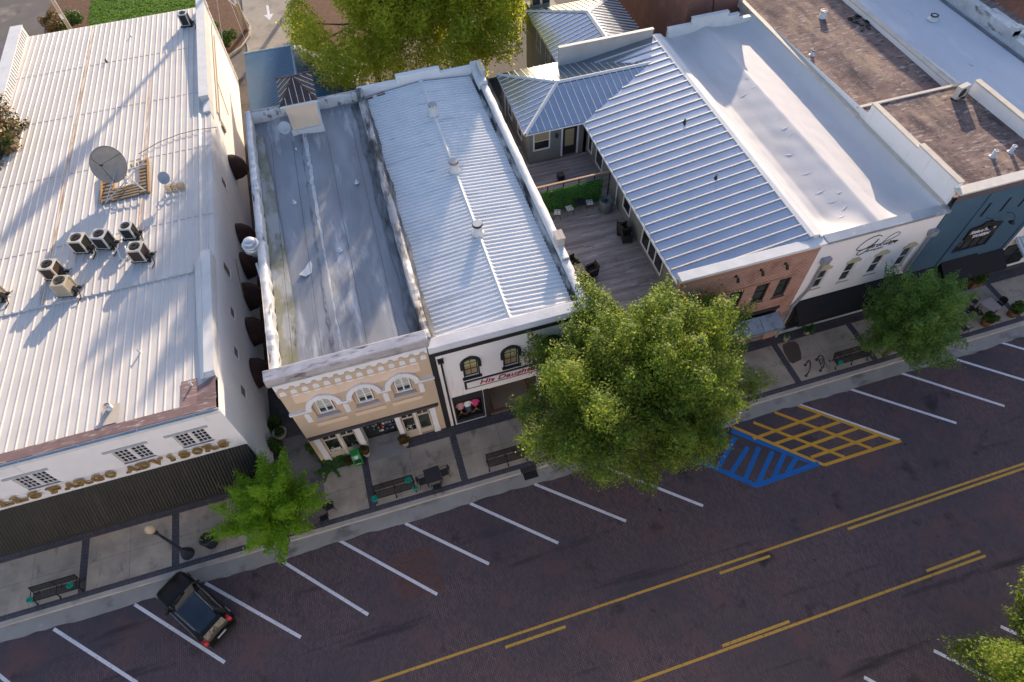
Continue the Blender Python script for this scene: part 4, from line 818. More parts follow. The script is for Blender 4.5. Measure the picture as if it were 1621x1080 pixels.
for i in range(63):
    y = 19.6 + i * .355; w = .20 + .06 * math.sin(i * .41) + rr.uniform(-.04, .04); q = [(.70, y, wr(.7) + .075), (.72 + w, y, wr(.72 + w) + .075)]
    if prev: b.quad(prev[0], prev[1], q[1], q[0])
    prev = q
obj('mould_stain', b, mat('mould_dark', (.07, .065, .06), (.42, .41, .40), 1.3, .85, stretch=(2, .5, 1)), B)
b = MB(); b.prism([(8.5, 8.5), (8.55, 8.60), (8.82, 8.85), (8.84, 8.3), (8.5, 8.3)], 'y', 19.5, 42.0); obj('black_stained_edge', b, mat('mould_edge', (.45, .45, .46), (.1, .1, .1), .9, .8, stretch=(2, .6, 1), bump=.5, stains=(((.03, .03, .032), 1.3, .45, .58, (2, .5, 1)),)), B)
b = lumpy(8.82, 9.28, 19.4, 22.3, 8.2, 9.05, 21, 10, .03); obj('side_parapet', b, WHITE, B)
b = lumpy(8.84, 9.3, 22.4, 39.6, 8.2, 9.2, 22, 40, .02); obj('side_parapet', b, WHITE, B); b = lumpy(8.7, 9.32, 39.7, 42.3, 8.2, 9.4, 23, 8, .02); obj('side_parapet', b, WHITE, B)
b = MB(); b.box(8.86, 9.3, 23.3, 23.95, 9.0, 9.75); b.box(8.82, 9.34, 23.26, 23.99, 9.75, 9.83); obj('chimney', b, brickmat('stained_brick', (.5, .45, .42), (.4, .34, .3), (.5, .48, .46), .2, .09, .012, 'xz'), B); b = MB(); b.box(9.0, 9.4, 40.4, 41.8, 9.3, 9.75); obj('chimney', b, GALV, B)
b = MB(); b.box(.35, 3.2, 42.02, 42.4, 8.2, 9.15); b.box(3.2, 6.4, 42.02, 42.42, 8.2, 9.55); b.box(6.4, 9.3, 42.02, 42.4, 8.2, 9.15); obj('rear_parapet', b, WHITEB, B)
obj('party_parapet', lumpy(.22, .70, 19.5, 42.1, 8.3, 9.2, 31, 90, .03), mat('stained_parapet', (.50, .50, .51), (.3, .3, .31), 1.3, .5, .2, bump=.7, bscale=3, stains=(((.05, .05, .055), 1.2, .44, .58, (1.5, .3, 1)),)), B)
b = MB(); rr = random.Random(6)
for x0, x1, y in ((.75, 1.3, 41.6), (1.6, 2.2, 41.75)): b.quad((x0, y - .12, wr(x0) + .055), (x1, y - .15, wr(x1) + .055), (x1, y + .15, wr(x1) + .055), (x0, y + .12, wr(x0) + .055))
obj('rust_patch', b, mat('rust_red', (.22, .06, .03), (.14, .05, .03), 4, .8), B)
for y, c, lab in ((37.75, RUST, 'white vent pipe with a rusty collar, farthest on the ribbed roof ridge'), (31.65, mat('collar_brown', (.3, .18, .13), None, 4, .7), 'white vent pipe in the middle of the ribbed roof ridge'), (25.95, DARKM, 'white vent pipe with a dark rim, nearest on the ribbed roof ridge')):
    t = thing('ridge_vent', lab, 'roof vent', (4.93, y, 8.98), 'vent pipes along the ridge of the ribbed roof'); p = MB(); p.smooth = True; p.lathe([(.38, 0), (.30, .08), (.27, .12), (.27, .72)], n=20); obj('pipe', p, WHITE, t)
    p = MB(); p.smooth = True; p.lathe([(.29, .66), (.31, .70), (.31, .80), (.29, .82)], n=20); obj('collar', p, c, t); p = MB(); p.lathe([(.275, .826), (.02, .822)], n=20); obj('screen', p, mat('vent_screen', (.36, .40, .45), None, 8, .5), t)
# ================================================================ brick building with the standing seam roof and roof deck
ML = Matrix.Rotation(-math.pi / 2, 4, 'Z')       # facade coordinates -> wall looking to -x (local x = -world y, local y = world x)
B = thing('brick_building', 'red brick shop building with a grey standing seam roof beside an upper timber deck', 'building', (16.2, 19, 0), world=True)
zm = lambda x: 8.2 + (x - 14.8) * .1404
bw = [(16.55, 17.5), (18.17, 19.07), (19.87, 20.76), (21.38, 22.2)]
holes = [(a, c, 4.8, 6.58) for a, c in bw] + [(17.8, 22.3, .0, 3.72), (10.2, 16.4, 0, 3.5)]
b = MB(); facade(b, 9.34, 23.19, 0, 6.5, 19.0, [h for h in holes if h[3] < 6.5], .3) if 0 else None
b = MB(); facade(b, 14.55, 23.19, 3.9, 8.9, 19.0, holes[:4], .25); facade(b, 9.34, 14.55, 3.9, 6.5, 19.0, (), .25); facade(b, 9.34, 23.19, 0, 3.9, 19.0, holes[4:], .4)
b.quad((14.55, 19, 6.5), (14.55, 19.35, 6.5), (14.55, 19.35, 8.9), (14.55, 19, 8.9)); b.quad((9.34, 19, 6.5), (14.55, 19, 6.5), (14.55, 19.3, 6.5), (9.34, 19.3, 6.5)); obj('wall', b, BRICKF, B)
b = MB(); b.box(14.6, 23.15, 18.94, 18.999, 8.62, 8.9); b.box(14.6, 23.15, 18.97, 18.999, 8.5, 8.62); b.box(16.4, 22.4, 18.96, 18.998, 6.62, 6.75); obj('brick_corbel', b, brickmat('corbel_brick', (.36, .13, .07), (.28, .10, .06), (.4, .3, .25), .11, .07, .012, 'xz'), B)
b = MB(); b.prism([(18.84, 8.98), (18.84, 9.16), (19.45, 9.2), (19.45, 8.9), (18.9, 8.9)], 'x', 14.45, 23.36); obj('coping', b, WHITE, B, bevel=.01)
for a, c in bw: window(B, a, c, 4.8, 6.58, 19.1, .09, 1, 2, BLACKM, GLASSG, mun=.07, sill=.12, sm=DARKM)
for i, x in enumerate((18.06, 19.61, 21.15)):
    t = thing('wall_spotlight', 'black spotlight on the brick wall under the white coping, %s of three' % ('leftmost', 'middle', 'rightmost')[i], 'spotlight', (x, 18.97, 8.05), 'spotlights on the brick wall'); b = MB(); b.tube([(0, .02, .05), (0, -.18, .05)], .03, 6); b.tube([(0, -.16, .12), (0, -.30, -.12)], [.07, .10], 10); b.box(-.07, .07, 0, .03, -.04, .14); obj('lamp_head', b, BLACKM, t)
b = MB(); b.box(17.8, 22.3, 19.4, 19.5, 0, 3.7); obj('shopfront', b, DARKM, B)
b = MB(); b.box(17.75, 22.35, 18.95, 19.05, 3.45, 3.75); b.box(17.9, 22.2, 18.97, 19.04, 3.0, 3.08); obj('lintel', b, DARKM, B)
window(B, 18.0, 20.0, .5, 2.6, 19.2, .08, 2, 1, BLACKM, GLASS, name='shop_window'); window(B, 20.15, 22.15, .1, 2.6, 19.2, .1, 2, 1, BLACKM, GLASS, name='shop_door')
b = MB(); b.prism([(18.98, 3.06), (18.98, 3.0), (18.0, 2.58), (17.98, 2.64)], 'x', 18.3, 22.5)
for k in range(29): b.box(18.32 + k * .15, 18.35 + k * .15, 18.05, 18.9, 2.70, 2.72) if 0 else None
for k in range(4): x = 18.34 + k * 1.38; b.prism([(18.98, 3.10), (18.98, 3.05), (18.0, 2.63), (17.98, 2.69)], 'x', x - .02, x + .02)
b.prism([(17.97, 2.40), (17.97, 2.66), (18.01, 2.66), (18.01, 2.40)], 'x', 18.28, 22.52); obj('metal_awning', b, mat('awning_metal', (.36, .39, .43), (.22, .24, .27), 1.5, .45, .5, stains=(((.12, .12, .13), 1.2, .55, .7, (2, 1, 1)),)), B)
b = MB(); b.box(22.32, 23.1, 18.95, 18.998, 0, .9); obj('base_bricks', b, BRICKF, B)
# main roof
b = MB()
b.quad((14.75, 19.4, zm(14.75)), (22.75, 19.4, zm(22.75)), (22.75, 41.1, zm(22.75)), (14.75, 41.1, zm(14.75)))
b.quad((14.75, 19.4, zm(14.75) - .18), (14.75, 41.1, zm(14.75) - .18), (14.75, 41.1, zm(14.75)), (14.75, 19.4, zm(14.75))); b.quad((14.75, 19.4, 8.0), (15.3, 19.4, 8.0), (15.3, 41.1, 8.0), (14.75, 41.1, 8.0)); obj('roof', b, STANDS, B)
def seam(b, p, q, w=.035, h=.055):
    p, q = Vector(p), Vector(q); d = (q - p).normalized(); n = Vector((-d.y, d.x, 0)).normalized() * w / 2; u = Vector((0, 0, h)); dn = Vector((0, 0, -.004))
    b.add([p - n + dn, p + n + dn, p + n + u, p - n + u, q - n + dn, q + n + dn, q + n + u, q - n + u], [(0, 1, 2, 3), (4, 7, 6, 5), (1, 5, 6, 2), (2, 6, 7, 3), (3, 7, 4, 0)])
SEAM = mat('seam_highlight', (.66, .65, .63), (.56, .56, .555), 2, .45, .15)  # seams paler than the panels, sunlit rib highlight put into the colour
b = MB(); y = 19.75
while y < 41:
    dv = 3.65 - abs(y - 38.3); xs_ = 14.76 if dv <= 0 else 14.85 + dv * 1.74
    if xs_ < 22.4: seam(b, (xs_, y, zm(xs_)), (22.6, y, zm(22.6)), .06, .085)
    y += .735
obj('roof_seams', b, SEAM, B)
b = MB(); b.prism([(22.55, 9.27), (22.55, 9.36), (22.78, 9.42), (23.14, 9.36), (23.14, 9.0), (22.76, 9.0), (22.76, 9.27)], 'y', 19.45, 41.2); obj('ridge_coping', b, WHITE, B)
b = MB(); b.box(15.15, 22.55, 41.1, 41.3, 8.1, 9.82); b.box(15.12, 22.58, 41.06, 41.34, 9.82, 9.9); obj('rear_parapet', b, mat('parapet_grey', (.42, .41, .40), (.36, .35, .34), .8, .6), B)
b = MB(); b.tube([(14.70, 19.45, 8.12), (14.70, 34.6, 8.12)], .07, 8); b.tube([(14.75, 34.58, 8.12), (10.5, 34.58, 8.12)], .06, 8); b.tube([(10.48, 34.6, 8.12), (10.6, 41.9, 8.12)], .06, 8); obj('eaves_gutter', b, GALV, B)
# porch wing
W = thing('porch_wing', 'grey sided porch wing with its own hipped standing seam roof beside the timber deck', 'porch', (13, 38, 5.4), world=True)
E1, E2, E3, AP, RE, V1, V2 = (10.5, 34.6, 8.2), (10.62, 42.0, 8.2), (15.3, 42.0, 8.26), (14.05, 38.3, 9.1), (21.2, 38.3, 9.10), (14.85, 34.6, 8.21), (15.2, 41.9, 8.27)
b = MB(); b.poly([E1, V1, RE, AP]); b.poly([E2, E1, AP]); b.poly([V2, E2, AP, RE]); b.poly([(10.5, 34.6, 8.02), (14.85, 34.6, 8.02), V1, E1]); b.poly([(10.62, 42, 8.02), (10.5, 34.6, 8.02), E1, E2]); b.poly([(10.5, 34.6, 8.03), (10.62, 42, 8.03), (15.3, 42, 8.03), (14.85, 34.6, 8.03)]); obj('hipped_roof', b, STANDS, W)
b = MB(); x = 10.95
while x < 20.8:
    top = 34.6 + (x - 10.5) * 3.7 / 3.55 if x < 14.05 else 38.3; bot = 34.6 if x < 14.85 else 34.6 + (x - 14.85) * .583; zf = lambda yy: 8.2 + (yy - 34.6) * .2432
    if top - bot > .15: seam(b, (x, bot, zf(bot)), (x, top, zf(top)))
    topb = 42 - (x - 10.6) * 3.7 / 3.45 if x < 14.05 else 38.3; botb = 42.0 if x < 15.2 else 41.9 - (x - 15.2) * .6; zb = lambda yy: 8.2 + (42 - yy) * .2432
    if botb - topb > .15: seam(b, (x, botb, zb(botb)), (x, topb, zb(topb)))
    x += .5
y = 35.0
while y < 41.8:
    q = 1 - abs(y - 38.3) / 3.7; seam(b, (10.55, y, 8.205), (10.55 + 3.5 * q, y, 8.205 + .9 * q)); y += .5
obj('roof_seams', b, SEAM, W)
b = MB()
for p, q, r_ in ((E1, AP, .12), (E2, AP, .12), (AP, RE, .14)):
    p, q = Vector(p), Vector(q); d = (q - p).normalized(); n = Vector((-d.y, d.x, 0)).normalized() * r_ * 1.3; u = Vector((0, 0, .10)); l = Vector((0, 0, .0))
    b.add([p - n + l, p + u, p + n + l, q - n + l, q + u, q + n + l], [(0, 1, 4, 3), (1, 2, 5, 4)])
obj('hip_caps', b, SEAM, W)
b = MB(); facade(b, 10.85, 14.95, 0, 8.05, 34.95, [(11.25, 12.35, 6.45, 7.85), (13.35, 14.45, 5.45, 7.85)], .12); b.quad((10.85, 41.7, 0), (10.85, 34.95, 0), (10.85, 34.95, 8.05), (10.85, 41.7, 8.05)); b.quad((15.2, 41.7, 0), (10.85, 41.7, 0), (10.85, 41.7, 8.05), (15.2, 41.7, 8.05)); obj('wall', b, SAGE, W)
b = MB(); b.box(15.2, 22.7, 41.3, 41.4, 0, 8.1); obj('rear_wall', b, SAGE, B); b = MB(); b.quad((15.2, 35, 0), (15.2, 19.3, 0), (15.2, 19.3, 8.15), (15.2, 35, 8.15)); obj('side_wall', b, SAGE, B)
window(W, 11.17, 12.43, 6.37, 7.93, 34.90, .10, 1, 2, FRAMEW, GLASS, blind=(BLINDT, .45))
f = MB(); f.box(13.25, 13.36, 34.89, 35.0, 5.42, 7.95); f.box(14.44, 14.55, 34.89, 35.0, 5.42, 7.95); f.box(13.36, 14.44, 34.89, 35.0, 7.84, 7.95); q = obj('door', f, FRAMEW, W); p = MB(); p.box(13.36, 14.44, 34.97, 35.02, 5.45, 7.84); obj('door_leaf', p, DARKM, q); p = MB(); p.box(13.55, 14.22, 34.955, 34.969, 6.2, 7.6); obj('pane', p, BLINDT, q)
t = thing('wall_lantern', 'dark wall lantern between the window and door of the porch wing', 'lantern', (12.85, 34.9, 7.4)); b = MB(); b.tube([(0, .02, .1), (0, -.15, .18)], .03, 6); b.lathe([(.05, .18), (.12, .08), (.09, -.12), (.03, -.15)], 0, -.16, 8); obj('body', b, BLACKM, t)
for y0, y1, z0, z1, n in ((33.75, 34.5, 5.95, 7.25, 1), (31.75, 33.0, 5.95, 7.25, 1), (26.9, 28.05, 6.15, 7.2, 1), (21.95, 24.95, 5.85, 7.2, 3)): window(B, -y1, -y0, z0, z1, 15.13, .09, n, 1, FRAMEW, GLASS, ML, mun=.12)
for y in (37, 39.4): window(W, -y - .5, -y + .5, 6.2, 7.6, 10.8, .08, 1, 2, FRAMEW, GLASS, ML)
for x, y in ((15.08, 29.0), (10.78, 40.6)): pipe_down(B if x > 12 else W, x, y, 5.5, 8.0, WHITE, False, .05)
for i, (x, y) in enumerate(((20.6, 31.4), (20.1, 25.9))): pipe_vent(('small grey pipe vent on the standing seam roof, the one nearer the back', 'small grey pipe vent on the standing seam roof, the one nearer the street')[i], (x, y, zm(x)), .07, .22, DARKM)
# deck
D = thing('timber_deck', 'weathered upper timber deck between the ribbed roof and the standing seam roof', 'deck', (12.2, 27, 5.4), world=True)
b = MB(); y = 19.45; rr = random.Random(12)
while y < 34.8:
    sp = rr.uniform(10.5, 14); b.m = rr.choice((0, 0, 1, 2)); b.box(9.33, sp - .004, y, y + .14, 5.34, 5.40 + rr.uniform(-.004, .004)); b.m = rr.choice((0, 0, 1, 2)); b.box(sp, 15.18, y, y + .14, 5.34, 5.40 + rr.uniform(-.004, .004)); y += .148
y = 34.8
while y < 46: b.box(9.33, 10.84, y, y + .14, 5.34, 5.4); y += .148
obj('planks', b, [WOODD, mat('deck_pale', (.36, .32, .31), (.23, .20, .19), 1.2, .8, stretch=(.35, 3, 1)), mat('deck_dark', (.27, .23, .22), (.17, .14, .13), 1.2, .8, stretch=(.35, 3, 1))], D); b = MB(); b.box(9.33, 15.18, 19.35, 46, 5.2, 5.33); obj('joists', b, DARKM, D)
t = thing('deck_railing', 'metal railing with timber top rail crossing the deck behind the green hedge panel', 'railing', (12.3, 30.15, 5.4), world=True); b = MB(); b.box(9.4, 15.1, 29.9, 30.02, 7.60, 7.66); obj('top_rail', b, mat('rail_wood', (.42, .26, .16), (.33, .2, .13), 3, .7), t)
b = MB()
for k in range(6): x = 9.5 + k * 1.08; b.box(x - .03, x + .03, 29.93, 29.99, 5.4, 7.60)
for z in (5.55, 6.0, 6.45, 6.9, 7.35): b.box(9.45, 15.05, 29.95, 29.97, z, z + .012)
obj('posts', b, BLACKM, t)
t = thing('hedge_panel', 'green leafy hedge panel hanging on the deck railing behind the cushioned chairs', 'hedge', (12.23, 29.75, 5.45)); rg = np.random.default_rng(8); n = 9000
leaf_mesh('foliage', np.stack([rg.uniform(-2.12, 2.12, n), rg.uniform(-.1, .1, n), rg.uniform(0, 1.85, n) + .04 * np.sin(rg.uniform(0, 6.28, n))], 1), rg.normal(0, .6, (n, 3)) + (0, -1, .5), .06, rg, L_HEDGE, t)
b = MB(); b.box(-2.12, 2.12, .0, .08, .0, 1.82); obj('backing', b, mat('hedge_back', (.02, .05, .012), None, 5, .9), t)
t = thing('deck_railing', 'black metal railing at the far end of the narrow deck beside the porch wing', 'railing', (10.1, 44, 5.4)); b = MB()
for k in range(12): b.box(-.75 + k * .13, -.735 + k * .13, 0, .02, 0, 1.0)
b.box(-.77, .75, -.01, .03, 1.0, 1.05); b.box(-.77, .75, -.0, .02, .1, .13); obj('bars', b, BLACKM, t)
WIC = 'chairs on the upper timber deck'
def bistro(label, loc, rz):
    t = thing('cushioned_chair', label, 'chair', loc, 'cushioned chairs in front of the hedge panel', rz=rz); b = MB()
    for sx in (-.2, .2):
        for sy in (-.2, .2): b.tube([(sx * 1.15, sy * 1.15, 0), (sx, sy, .44)], .014, 5)
    b.tube([(-.2, .2, .44), (-.22, .27, .88), (.22, .27, .88), (.2, .2, .44)], .014, 5); b.tube([(0, .22, .46), (0, .27, .88)], .012, 5); obj('frame', b, BLACKM, t)
    b = MB(); b.box(-.23, .23, -.23, .23, .44, .52); obj('cushion', b, mat('cushion_white', (.66, .62, .56), (.58, .55, .5), 4, .8), t, bevel=.03); return t
bistro('iron chair with a white cushion, leftmost in front of the hedge panel', (11.0, 29.15, 5.4), R(160)); bistro('iron chair with a white cushion, middle one, left of the bistro table', (11.9, 29.25, 5.4), R(185)); bistro('iron chair with a white cushion, right of the bistro table', (13.35, 29.35, 5.4), R(170))
t = thing('bistro_table', 'small dark round table between the white cushioned chairs', 'table', (12.65, 29.4, 5.4)); b = MB(); b.lathe([(.35, .70), (.35, .73)], n=20); obj('top', b, DARKM, t); b = MB()
for a in (.5, 2.6, 4.7): b.tube([(.3 * math.cos(a), .3 * math.sin(a), 0), (.05 * math.cos(a), .05 * math.sin(a), .35), (.2 * math.cos(a), .2 * math.sin(a), .7)], .014, 5)
obj('legs', b, BLACKM, t)
t = thing('condenser_unit', 'grey green air conditioner condenser at the right end of the hedge panel on the deck', 'air conditioner', (14.3, 28.8, 5.4)); b = MB(); b.smooth = True; b.lathe([(.42, .0), (.46, .05), (.46, .8), (.42, .9), (.36, .92), (.34, .86)], n=26); obj('casing', b, mat('cond_green', (.13, .16, .15), (.10, .125, .12), 3, .5, stretch=(1, 1, 14)), t)
b = MB(); b.lathe([(.34, .85), (.1, .86)], n=20)
for k in range(6): a = k * 1.047; b.tube([(.1 * math.cos(a), .1 * math.sin(a), .9), (.36 * math.cos(a), .36 * math.sin(a), .9)], .012, 4)
obj('fan_guard', b, BLACKM, t)
def wicker(label, loc, rz, grp='wicker chairs on the deck'):
    t = thing('wicker_chair', label, 'chair', loc, grp, rz=rz); b = MB(); b.box(-.29, .29, -.27, .27, .30, .36); obj('seat', b, WICK, t, bevel=.02)
    b = MB(); b.prism([(.25, .0), (.33, .0), (.40, .85), (.34, .86)], 'x', -.30, .30); obj('backrest', b, WICK, t, bevel=.02)
    for s in (-1, 1): b = MB(); b.box(min(s * .25, s * .32), max(s * .25, s * .32), -.29, .30, .0, .60); b.box(min(s * .22, s * .34), max(s * .22, s * .34), -.30, .33, .60, .64); obj('arm', b, WICK, t, bevel=.015)
    b = MB(); b.box(-.25, .25, -.28, -.24, .0, .3); obj('apron', b, WICK, t); return t
wicker('dark wicker armchair behind the square wicker table on the deck', (10.5, 24.65, 5.4), R(15)); wicker('dark wicker armchair right of the square wicker table on the deck', (11.4, 23.8, 5.4), R(-80)); wicker('dark wicker armchair in front of the square wicker table on the deck', (10.75, 23.1, 5.4), R(195)); wicker('dark wicker armchair left of the square wicker table, half hidden by the parapet', (9.85, 24.0, 5.4), R(100))
t = thing('wicker_table', 'square dark wicker table with four armchairs on the deck', 'table', (10.5, 23.85, 5.4)); b = MB()
for k in range(7): b.box(-.42, .42, -.42 + k * .121, -.31 + k * .121, .68, .71)
obj('top', b, WICK, t); b = MB(); b.box(-.36, .36, -.36, .36, 0, .68); obj('base', b, WICK, t)
for i, (x, y, z, rz, lab) in enumerate(((14.55, 26.5, 0, 70, 'dark folded patio chair leaning nearest the hedge end of the wall pile'), (14.6, 25.8, 0, 80, 'dark patio chair in the pile against the deck wall, nearer the triple window'), (14.55, 26.15, .36, 100, 'dark patio chair lying on top of the pile by the deck wall'))):
    o = wicker(lab, (x, y, 5.4 + z), R(rz), 'piled patio chairs by the deck wall')
t = thing('planter_box', 'small black square planter box standing alone on the deck near the porch', 'planter', (12.45, 32.6, 5.4)); b = MB(); b.box(-.22, .22, -.22, .22, 0, .48); obj('box', b, DARKM, t, bevel=.02); b = MB(); b.box(-.17, .17, -.17, .17, .45, .485); obj('soil', b, SOIL, t)

# ================================================================ hipped wing behind, blue roof, rear brick building
def hip_block():
    B = thing('rear_hipped_building', 'brown walled building behind the brick building with a pale standing seam hipped roof', 'building', (19.4, 46, 0), world=True)
    b = MB(); b.box(15.9, 22.6, 41.5, 49.6, 0, 7.85); obj('wall', b, SAGE, B)
    C = [(15.4, 50.1, 8), (15.4, 41.5, 8), (23.2, 41.5, 8), (23.2, 50.1, 8)]; A = (19.3, 46.2, 9.2); F = (19.3, 41.5, 9.2)
    b = MB(); b.poly([C[0], C[1], F, A]); b.poly([C[2], C[3], A, F]); b.poly([C[3], C[0], A]); b.poly([(15.4, 50.1, 7.84), (15.4, 41.5, 7.84), C[1], C[0]]); b.poly([(15.4, 41.5, 7.84), (15.4, 50.1, 7.84), (23.2, 50.1, 7.84), (23.2, 41.5, 7.84)]); obj('hipped_roof', b, STANDS, B)
    b = MB(); y = 41.8
    while y < 50:
        q = 1. if y < 46.2 else (50.1 - y) / 3.9; seam(b, (15.42, y, 8.003), (15.42 + 3.86 * q, y, 8.003 + 1.19 * q)); seam(b, (23.18, y, 8.003), (23.18 - 3.86 * q, y, 8.003 + 1.19 * q)); y += .48
    x = 15.8
    while x < 23: q = 1 - abs(x - 19.3) / 3.9; seam(b, (x, 50.08, 8.003), (x, 50.08 - 3.86 * q, 8.003 + 1.18 * q)); x += .48
    obj('roof_seams', b, SEAM, B); b = MB()
    for p, q in ((C[0], A), (C[3], A), (A, F)):
        p, q = Vector(p), Vector(q); d = (q - p).normalized(); n = Vector((-d.y, d.x, 0)).normalized() * .2; b.add([p - n, p + Vector((0, 0, .1)), p + n, q - n, q + Vector((0, 0, .1)), q + n], [(0, 1, 4, 3), (1, 2, 5, 4)])
    obj('hip_caps', b, SEAM, B)
    for y in (43.2, 45.6, 48): window(B, -y - .55, -y + .55, 5.6, 7.3, 15.84, .08, 1, 2, FRAMET, GLASS, ML)
    b = MB(); b.box(14.6, 15.85, 42.2, 47.5, 4.3, 4.4); b.prism([(42.2, 4.4), (47.5, 4.4), (47.5, 4.7), (42.2, 4.7)], 'x', 14.6, 14.7); obj('canopy', b, STANDS, B); b = MB(); b.box(15.0, 15.88, 42.0, 48, 0, 4.2); obj('lower_wall', b, BRICKS, B)
    for i, x in enumerate((16.5, 17.35)):
        t = thing('roof_unit', ('rooftop ventilation unit at the top border of the photo, left one of two', 'rooftop ventilation unit at the top border of the photo, right one of two')[i], 'roof unit', (x, 50.9, 7.9), 'ventilation units on the rear building'); q = MB(); q.box(-.35, .35, -.3, .3, 0, .9); obj('casing', q, GALV, t, bevel=.03); q = MB(); q.box(-.4, .4, -.35, .35, .9, 1.0); obj('lid', q, GALV, t); q = MB(); q.box(-.3, .3, -.31, -.302, .15, .7); obj('grille', q, LD, t)
    q = MB(); q.box(15.9, 18.2, 49.7, 51.6, 0, 7.9); obj('service_tower', q, SAGE, B)
hip_block()
B = thing('blue_roof_building', 'low building with a blue metal hipped roof behind the silver roofed shop', 'building', (-4, 53, 0), world=True)
b = MB(); b.box(-8.0, .1, 42.4, 56, 0, 3.9); obj('wall', b, WHITEB, B); P = [(-8.5, 42.3, 3.9), (-8.5, 59.0, 4.0), (-3.4, 58.6, 4.0), (.45, 52.0, 3.95), (.6, 42.3, 3.9)]; RB, RF = (-4.0, 55.2, 6.0), (-4.1, 42.3, 6.0)
b = MB(); b.poly([P[0], RF, RB, P[1]]); b.poly([P[1], RB, P[2]]); b.poly([P[2], RB, RF, P[4], P[3]]); b.poly([P[0], P[1], (-8.5, 59, 3.8), (-8.5, 42.3, 3.7)]); obj('blue_roof', b, ROOFB, B)
b = MB(); y = 42.6
while y < 58.5:
    q = min(1, (59 - y) / 3.8); seam(b, (-8.48, y, 3.9), (-8.48 + 4.4 * q, y, 3.9 + 2.1 * q), .03, .04)
    xe = .5 if y < 52 else .5 - (y - 52) * .59
    if y < 55.2: seam(b, (xe, y, 3.95), (-4.05, y, 6.0), .03, .04)
    y += .36
obj('roof_ribs', b, mat('blue_rib', (.04, .11, .20), None, 2, .5), B); b = MB(); b.tube([RF, RB], .1, 6); b.tube([RB, P[1]], .08, 6); obj('ridge_cap', b, mat('pale_blue_cap', (.24, .34, .42), None, 2, .5), B)
B = thing('rear_brick_building', 'dark red brick building rising behind the white membrane roof at the top of the photo', 'building', (29, 50, 0), world=True); b = MB(); b.box(26.6, 31.3, 43.6, 62, 0, 11.5); obj('wall', b, BRICKD, B); b = MB(); b.box(26.5, 31.4, 43.5, 62.1, 11.5, 11.7); obj('coping', b, TANCOP, B); b = MB(); b.tube([(28.3, 43.5, 11.4), (28.5, 43.0, 9.2), (28.4, 43.4, 8.6)], .06, 6); obj('scupper', b, DARKM, B)

# ================================================================ white membrane-roof building
B = thing('jewelers_building', 'white shop building with script lettering, tan window hoods and smooth white membrane roof', 'building', (27.2, 19, 0), world=True)
tw = [(24.0, 24.78), (26.0, 26.72), (27.95, 28.68), (29.92, 30.62)]
b = MB(); facade(b, 23.2, 31.34, 0, 8.92, 19.0, [(a, c, 4.6, 6.32) for a, c in tw] + [(23.6, 31.0, 0, 3.1)], .2); b.quad((31.34, 41.3, 0), (23.2, 41.3, 0), (23.2, 41.3, 8.8), (31.34, 41.3, 8.8)); obj('wall', b, WHITEB, B)
HOOD = mat('tan_hood', (.50, .43, .28), (.42, .36, .24), 2, .8)
for a, c in tw:
    window(B, a, c, 4.6, 6.32, 19.06, .08, 1, 2, FRAMEW, GLASSG, mun=.06, sill=.1, sm=HOOD); m = (a + c) / 2
    b = MB(); b.prism([(m - .5, 6.36), (m + .5, 6.36), (m + .5, 6.56), (m + .32, 6.62), (m + .22, 6.78), (m - .22, 6.78), (m - .32, 6.62), (m - .5, 6.56)], 'y', 18.955, 18.999); b.prism([(a - .06, 6.1), (a - .01, 6.1), (a - .01, 6.36), (a - .06, 6.36)], 'y', 18.96, 18.998); obj('window_hood', b, HOOD, B)
b = MB(); b.prism([(18.88, 8.95), (18.86, 9.18), (19.42, 9.25), (19.5, 8.8), (18.98, 8.8)], 'x', 23.38, 31.42); obj('coping', b, mat('coping_grey', (.42, .44, .47), (.34, .36, .39), 1.2, .45, .4, stains=(((.6, .6, .6), 1.4, .6, .7, (1, 1, 1)),)), B)
b = MB(); pts = [(18.98, 3.62), (17.95, 2.75), (17.9, 2.32), (17.93, 2.32), (18.0, 2.72), (18.98, 3.5)]; b.prism(pts, 'x', 23.45, 31.2); b.smooth = True; obj('black_awning', b, BLKAWN, B)
b = MB(); b.box(23.6, 31.0, 19.2, 19.3, 0, 3.1); obj('shopfront', b, DARKM, B)
for x in (24.2, 26.4, 28.6): window(B, x, x + 1.9, .4, 2.9, 19.1, .08, 1, 1, BLACKM, GLASS, name='shop_window')
GREYP = mat('grey_pipe', (.36, .37, .39), (.28, .29, .31), 3, .5, .3); b = MB(); b.tube([(23.9, 18.88, 7.2), (23.86, 18.88, 4.9), (23.4, 18.86, 3.7), (23.28, 18.86, 3.4), (23.26, 18.86, .05)], .085, 8); b.prism([(23.68, 7.25), (24.12, 7.25), (24.2, 7.7), (23.62, 7.7)], 'y', 18.7, 18.98); obj('downspout', b, GREYP, B)
b = MB(); b.tube([(31.16, 18.88, 7.2), (31.14, 18.88, 3.9)], .085, 8); b.prism([(30.95, 7.25), (31.37, 7.25), (31.42, 7.7), (30.9, 7.7)], 'y', 18.7, 18.98); obj('downspout', b, GREYP, B)
S = thing('script_sign', 'thin black script lettering with a small heart on the white upper wall', 'sign', (27.3, 18.96, 7.6), world=True)
b = MB()
def ink(pts, r):
    P = [Vector((x, 0, z)) for x, z in pts]; Q = []
    for i in range(len(P) - 1):
        p0, p1, p2, p3 = P[max(i - 1, 0)], P[i], P[i + 1], P[min(i + 2, len(P) - 1)]
        for k in range(5): t = k / 5; Q.append(.5 * ((2 * p1) + (p2 - p0) * t + (2 * p0 - 5 * p1 + 4 * p2 - p3) * t * t + (3 * p1 - p0 - 3 * p2 + p3) * t ** 3))
    Q.append(P[-1]); b.tube([(q.x, 18.965, q.z) for q in Q], r, 6)
